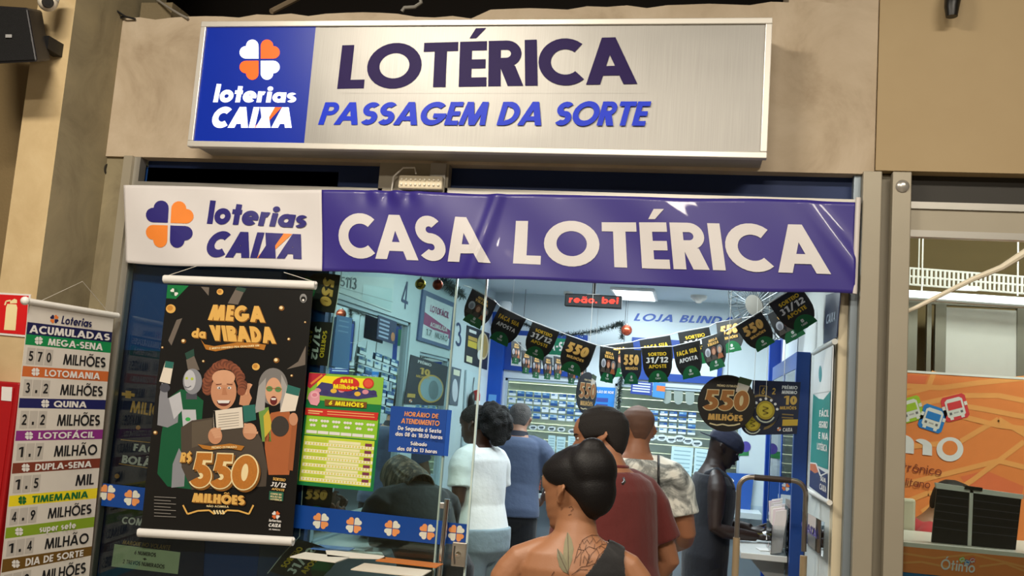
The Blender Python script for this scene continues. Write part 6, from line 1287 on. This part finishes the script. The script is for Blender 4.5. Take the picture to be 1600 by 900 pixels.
# ---- man in the grey-blue polo at the back counter
BK = fabric('15161b'); SHOE = M('1c1b1d', .5)
P6 = Person('person in a grey-blue polo shirt leaning on the far counter, seen from behind', (812, 655), 2.75, 4, 8, 8, 9, girth=1.06, arms={'r': dict(e=(.27, .08, 1.14), w=(.20, .30, 1.06)), 'l': dict(e=(-.27, .08, 1.14), w=(-.18, .30, 1.06))}, skin='9a7058', voxel=.008)
P6.hair(M('54504d', .8, vary=.7, scale=22, bump=.5, bscale=160), short_hl, .008, name='hair'); P6.shirt(fabric('4b5873'), .90, .60); P6.trousers(BK); P6.shoes(SHOE)
b = B(); ell_loft(b, [(1.462, .092, .078, -.016), (1.485, .076, .070, -.014), (1.502, .072, .068, -.012)], P6.W, M('1b1d2c', .8)); b.build('collar', P6.t, 'dark collar'); P6.face()
# ---- woman in the white shirt
P5 = Person('person in a white shirt and light jeans with dark curly hair beside the glass door', (745, 663), 1.4, 66, 4, 6, 6, fem=True, girth=1.16, arms={'l': dict(e=(-.23, -.02, 1.14), w=(-.16, .10, 1.10)), 'r': dict(e=(.24, .02, 1.14), w=(.14, .17, 1.08))}, skin='4a2b1c', voxel=.007)
def puff(s, b):
    rn = random.Random(9); c = V((.0, -.145, HH*.50))
    for i in range(70):
        d = V((rn.gauss(0, 1), rn.gauss(0, 1), rn.gauss(0, 1))).normalized(); e = B(); e.ball(s.H(c+V((d.x*.085, d.y*.07, d.z*.115-.01))), .028*rn.uniform(.7, 1.2), s.skin, 6); b.mesh(e.v, e.f, s.skin)
    e = B(); e.ball((0, 0, 0), 1, s.skin, 10); b.mesh([s.H(c+V((v.x*.085, v.y*.075, v.z*.12-.01))) for v in e.v], e.f, s.skin)
CURL = M('0d0a09', .75, bump=1.0, bscale=160, vary=.3, scale=80)
P5.hair(CURL, lambda a: .80 if a < .6 else max(.28, .80-(a-.6)*.36), .008, puff); P5.shirt(fabric('e9ebe9', 7, .7), .965, .62, hem_out=.014); P5.trousers(fabric('8497a0', 14, .4, .12), .98); P5.shoes(SHOE); P5.face()
# ---- man in the tie-dye shirt
def tiedye():
    return ramp_mat('tie_dye', [(.34, '4d4f4d'), (.44, '8d8f8b'), (.52, 'd9d8cf'), (.7, 'e6e4da')], 5.5, 5, .85, .35, distort=1.2)
TD = tiedye()
P3 = Person('person with a shaved head in a white and grey tie-dye T-shirt', (996, 671), .55, 2, 14, 4, 4, girth=1.05, arms={'r': dict(e=(.26, -.01, 1.12), w=(.20, .24, 1.05)), 'l': dict(e=(-.25, .0, 1.12), w=(-.18, .25, 1.04))}, skin='8d5b3e', voxel=.007)
P3.hair(M('553829', .7, vary=.2, scale=50), lambda a: .84 if a < .9 else (.66 if a < 1.9 else max(.08, .66-(a-1.9)*.55)), .0022, name='hair', voxel=.005); P3shirt = P3.shirt(TD, .84, .62); P3.trousers(BK); P3.shoes(SHOE); P3.face()
# ---- man in cap and dark tank top
P4 = Person('person in a dark cap and navy tank top reading a slip at the white shelf', (1126, 698), 1.62, -82, -4, 22, 4, girth=1.02, arms={'r': dict(e=(.245, -.01, 1.12), w=(.16, .25, 1.11), curl=.75, n=(-.3, 0, 1)), 'l': dict(e=(-.245, .05, 1.13), w=(-.10, .27, 1.13), curl=.75, n=(.3, 0, 1))}, skin='2c1a13', voxel=.006)
P4.face('0a0706', '3a1f1a'); NV = fabric('171923', 8, .5); P4.shirt(NV, .80, pad=.012, neck=1.43, body_only=True, name='tank_top')
b = B()
for sg in (-1, 1): b.tube([P4.W(p) for p in ((sg*.115, -.075, 1.36), (sg*.112, -.06, 1.425), (sg*.108, -.015, 1.452), (sg*.112, .05, 1.41), (sg*.115, .085, 1.35))], [.030*P4.S]*5, NV, 12)
remeshed(b, 'shoulder_strap', P4.t, NV, .008, 3); P4.trousers(fabric('17171c'), .95, 'shorts', .018, short=.95); P4.shoes(SHOE)
CAP = fabric('20233a', 30, .2)
b = B(); head_mesh(b, CAP, P4.H, 36, 44, lambda t, th: .012 if t > .58 else (-.012 if t < .52 else -.012+.024*(t-.52)/.06), 0.0); cap = remeshed(b, 'cap', P4.t, CAP, .005, 2, 'dark cap worn backwards')
b = B(); br_ = [P4.H((x, y, HH*.60+.004*cos(x*30)-.02*(abs(y)-.09)/.08)) for x, y in [(.072, -.055)] + [(.074*cos(a), -.085-.085*sin(a)) for a in [pi*i/10 for i in range(11)]] + [(-.072, -.055)]]; b.prism(br_, V((0, 0, .005)), CAP); b.build('brim', cap)
c = P4.W(P4.armpts('l')[2]).lerp(P4.W(P4.armpts('r')[2]), .5)+V((.085, 0, .012)); b = B(); b.obox(c, V((.035, 0, .012)), (0, .05, 0), V((-.002, 0, .006))*.3, M('efefec', .6)); tag(b.build('paper_slip'), 'small white slip held by the man in the cap', 'paper')
# ---- hunched person behind the glass
P7 = Person('person in dark clothes with brown streaked hair hunched over the counter behind the glass', (628, 742), .70, 44, 0, 26, 46, fem=False, girth=1.12, arms={'r': dict(e=(.25, .14, 1.31), w=(.14, .28, 1.50)), 'l': dict(e=(-.25, .14, 1.31), w=(-.14, .28, 1.50))}, skin='8d5f48', voxel=.008)
def longhair(s, b):
    rn = random.Random(4)
    for i in range(46):
        a = pi*(.42+1.16*i/45); x, y = sin(a)*.085, cos(a)*.105
        b.tube([s.H((x*.6, y*.6, HH*.98)), s.H((x, y, HH*.75)), s.H((x*1.1, y*1.12, HH*.35)), s.H((x*1.15+rn.uniform(-.01, .01), y*1.15, -.04)), s.H((x*1.05, y*1.05-.02, -.13))], [.012, .015, .015, .013, .006], s.skin, 6)
STREAK = ramp_mat('streaked_hair', [(.38, '2a1f18'), (.5, '4a382b'), (.62, '8a715a')], 40, 3, .5, .3, (1, 1, .15))
P7.hair(STREAK, lambda a: .78 if a < .7 else .3, .012, longhair, voxel=.006); P7.shirt(fabric('1c1c1f', 10), .86, .95); P7.trousers(BK); P7.shoes(SHOE); P7.face()
# ---- man in the dark red T-shirt
P2 = Person('person in a dark red T-shirt with short black hair turned left in profile', (938, 685), -.45, 52, 38, 0, 13, girth=1.05, arms={'r': dict(e=(.27, -.03, 1.12), w=(.19, .20, 1.02)), 'l': dict(e=(-.26, .0, 1.12), w=(-.17, .22, 1.03))}, skin='9c6a4c', voxel=.005)
HB = M('15100e', .8, vary=.4, scale=70, bump=.35, bscale=420)
P2.hair(HB, lambda a: .85 if a < .72 else (.85-(a-.72)*1.5 if a < 1.0 else (.43 if a < 1.62 else max(.08, .44-(a-1.62)*.40))), .013, voxel=.004); P2.shirt(fabric('5e1b18', 7, .5), .84, .66, hem_out=.01); P2.trousers(fabric('23262e'), .94); P2.shoes(SHOE); P2.face()
b = B(); cl_ = [P2.W(V((.074*cos(t), -.014+.067*sin(t), 1.487+.010*sin(t)))) for t in [2*pi*i/24 for i in range(25)]]; b.tube(cl_, .007, fabric('67201d'), 8); b.build('collar', P2.t)
# ---- office clerk behind the boards
P8 = Person('person in a red shirt sitting behind the black display boards in the office', (1484, 788), 1.08, -96, 0, 10, 26, girth=1.02, arms={'r': dict(e=(.25, .05, 1.14), w=(.15, .28, 1.08)), 'l': dict(e=(-.25, .05, 1.14), w=(-.15, .28, 1.08))}, skin='9a6e55', voxel=.009, stature=1.66, sit=True)
P8.hair(M('141110', .7), short_hl, .014); P8.shirt(fabric('b8323a'), .86, .6); P8.trousers(BK); P8.face()
zs_ = P8.W(V((0, 0, .78))).z; c = P8.W(V((0, 0, .8))); ch = thing('office_chair', 'dark office chair under the person in the red shirt', 'chair', (c.x, c.y, 0))
b = B(); b.lathe((c.x, c.y, zs_-.07), (0, 0, 1), [(.16, 0), (.22, .015), (.22, .05), (.18, .065)], M('1c1c20', .7), 24); b.build('seat', ch); b = B(); b.tube([(c.x, c.y, .08), (c.x, c.y, zs_-.07)], .03, BLACK, 12); b.build('column', ch)
for k in range(5): b = B(); t = 2*pi*k/5; b.tube([(c.x, c.y, .10), (c.x+.26*cos(t), c.y+.26*sin(t), .06)], [.022, .014], BLACK, 8); b.ball((c.x+.26*cos(t), c.y+.26*sin(t), .031), .03, BLACK, 7); b.build('leg', ch)

# ---- woman with the tattooed back in the foreground
TAN = M('986848', .5, vary=.05, scale=7, bump=.04, bscale=300)
P1 = Person('person with a black hair bun, bare tattooed back and one-shoulder black top in the foreground', (903, 772), -1.42, 8, 46, 10, 3, fem=True, girth=1.06, arms={'l': dict(e=(-.25, -.02, 1.13), w=(-.17, .16, .98)), 'r': dict(e=(.25, -.02, 1.13), w=(.17, .16, .98))}, voxel=.0045, skin_mat=TAN, headk=1.07)
HAIR = M('0b0809', .55, vary=.4, scale=40, bump=.12, bscale=300, spec=.3)
def bun(s, b):
    for (x, y, z, rx, ry, rz_) in ((.0, -.066, HH*.72, .078, .070, .078), (.0, -.030, HH*.86, .064, .075, .046), (-.006, -.080, HH*.98, .040, .036, .028), (.0, -.074, HH*.50, .068, .054, .080)):
        e = B(); e.ball((0, 0, 0), 1, s.skin, 12); b.mesh([s.H((x+v.x*rx, y+v.y*ry, z+v.z*rz_)) for v in e.v], e.f, s.skin)
P1.hair(HAIR, lambda a: .80 if a < .5 else (.80-(a-.5)*.28 if a < 1.2 else (.60-(a-1.2)*.25 if a < 1.7 else max(.06, .475-(a-1.7)*.34))), .012, bun, voxel=.0042, smooth=14)
b = B(); b.tube([P1.H((.030, -.150, HH*.52)), P1.H((.045, -.145, HH*.55)), P1.H((.060, -.130, HH*.60))], .0035, M('26211f', .3), 8); b.build('hair_clip', P1.t)
P1.face('120b08', '9a5548'); P1.trousers(fabric('1d1d22'), .97); P1.shoes(SHOE)
# one-shoulder top: the body's own surface, pushed out
def shell(P, name, test, m, off=.004, label=None):
    me = P.bodyo.data; o_ = wloc(P.t); inv = 1/P.S; vs = []; idx = {}; fs = []
    def loc(p): q = (p+o_-P.base)*inv; return V((q.x*cos(-P.rz)-q.y*sin(-P.rz), q.x*sin(-P.rz)+q.y*cos(-P.rz), q.z))
    for p in me.polygons:
        if test(loc(p.center)):
            f_ = []
            for i in p.vertices:
                if i not in idx: v = me.vertices[i]; idx[i] = len(vs); vs.append(v.co+v.normal*off)
                f_.append(idx[i])
            fs.append(f_)
    nm = bpy.data.meshes.new(name); nm.from_pydata(vs, [], fs); nm.materials.append(m)
    for p in nm.polygons: p.use_smooth = True
    o = bpy.data.objects.new(name, nm); COL.objects.link(o); o.parent = P.t; s_ = o.modifiers.new('thick', 'SOLIDIFY'); s_.thickness = .003; s_.offset = 1
    bs_ = o.modifiers.new('even', 'SMOOTH'); bs_.factor = .5; bs_.iterations = 9
    if label: o['label'] = label
    return o
def top_test(p):
    if abs(p.x) > .185 or p.z < .90 or p.z > 1.50: return False
    if p.z < 1.14: return abs(p.x) < .175
    return p.x > .083-(1.45-p.z)*.78 and p.x < (.145 if p.z > 1.30 else .172)
shell(P1, 'one_shoulder_top', top_test, fabric('161517', 40, .15), .004)
# thin cross-body strap of the tie-dye man, laid on the shirt
def over(o_, P, px, l):
    off = wloc(P.t); bv = BVHTree.FromPolygons([v.co+off for v in o_.data.vertices], [tuple(p.vertices) for p in o_.data.polygons]); r = []
    for x, y in px:
        d = ray(x, y).normalized(); h_, n_, i_, ds = bv.ray_cast(CAM, d)
        if h_ is not None: r.append(h_-d*l)
    return r
q = over(P3shirt, P3, [(1029, 708+4*i) for i in range(40)], .004)
if len(q) > 2: b = B(); b.tube(q, .0055, BLACK, 6); b.build('strap', P3.t, 'thin black cross-body strap')
# tattoo laid on the skin
bpy.context.view_layer.update()
_me = P1.bodyo.data; _o = wloc(P1.t); _bvh = BVHTree.FromPolygons([v.co+_o for v in _me.vertices], [tuple(p.vertices) for p in _me.polygons])
def on_skin(x, y, l=.0012):
    d = ray(x, y).normalized(); h_, n_, i_, ds = _bvh.ray_cast(CAM, d)
    if h_ is None: return None
    return h_+(n_ if n_.dot(d) < 0 else -n_)*l
def skin_poly(b, pts, m, l):
    n = len(pts); c = (sum(p[0] for p in pts)/n, sum(p[1] for p in pts)/n); K = 4
    for i in range(n):
        a, d = pts[i], pts[(i+1) % n]; Q = lambda p, t: on_skin(lerp(c[0], p[0], t), lerp(c[1], p[1], t), l)
        for k in range(K):
            q = [Q(a, k/K), Q(a, (k+1)/K), Q(d, (k+1)/K), Q(d, k/K)] if k else [on_skin(*c, l), Q(a, 1/K), Q(d, 1/K)]
            if None not in q: b.face(q, m, True)
def skin_line(b, pts, wd, m, l=.0014):
    P = []
    for a, d in zip(pts, pts[1:]):
        n = max(1, int(hypot(d[0]-a[0], d[1]-a[1])/3)); P += [(lerp(a[0], d[0], i/n), lerp(a[1], d[1], i/n)) for i in range(n)]
    P.append(pts[-1]); q = [on_skin(*p, l) for p in P]; q = [p for p in q if p is not None]
    if len(q) > 1: b.tube(q, wd, m, 5)
tt = B(); LEAF, LEAF2, INKT = M('77704f', .55), M('6a6548', .55), M('4a2f22', .6)
skin_poly(tt, [(887, 831), (893, 842), (896.5, 858), (894, 875), (888, 893), (882, 880), (880, 865), (882, 847)], LEAF, .0011); skin_poly(tt, [(871, 857), (879, 866), (885, 878), (889, 897), (880, 893), (874, 885), (870.5, 870)], LEAF2, .0014)
skin_line(tt, [(887, 833), (888, 860), (888, 898)], .0006, INKT, .0018); skin_line(tt, [(871, 858), (880, 880), (889, 899)], .0006, INKT, .002)
pet = [[(897, 880), (903, 858), (910, 844), (916, 840), (924, 836), (934, 837), (944, 841), (949, 850), (946, 858)], [(910, 844), (912, 850), (917, 843), (921, 850), (927, 841), (931, 849), (938, 843), (941, 851), (949, 850)], [(903, 858), (912, 860), (920, 854), (930, 858), (938, 853), (946, 858)], [(906, 884), (908, 866), (914, 858), (920, 868), (916, 884)], [(916, 884), (924, 866), (932, 858), (936, 866), (930, 880)], [(930, 880), (938, 866), (946, 858)], [(911, 880), (913, 868), (917, 876)], [(921, 866), (919, 880), (926, 876)], [(898, 895), (908, 886), (920, 884), (930, 880)], [(893, 898), (906, 890), (918, 890)], [(905, 850), (908, 862), (900, 872)], [(924, 836), (926, 842)], [(916, 851), (914, 858)], [(929, 850), (928, 858)], [(940, 850), (936, 857)]]
for p in pet: skin_line(tt, p, .00055, INKT)
skin_line(tt, [(866, 893), (862, 899)], .0008, INKT); skin_line(tt, [(889, 793), (893, 791), (896, 795), (892, 799)], .0005, INKT); skin_line(tt, [(888, 805), (893, 803)], .0005, INKT)
tt.build('tattoo', P1.t, 'grey-green leaves and a brown outlined flower')
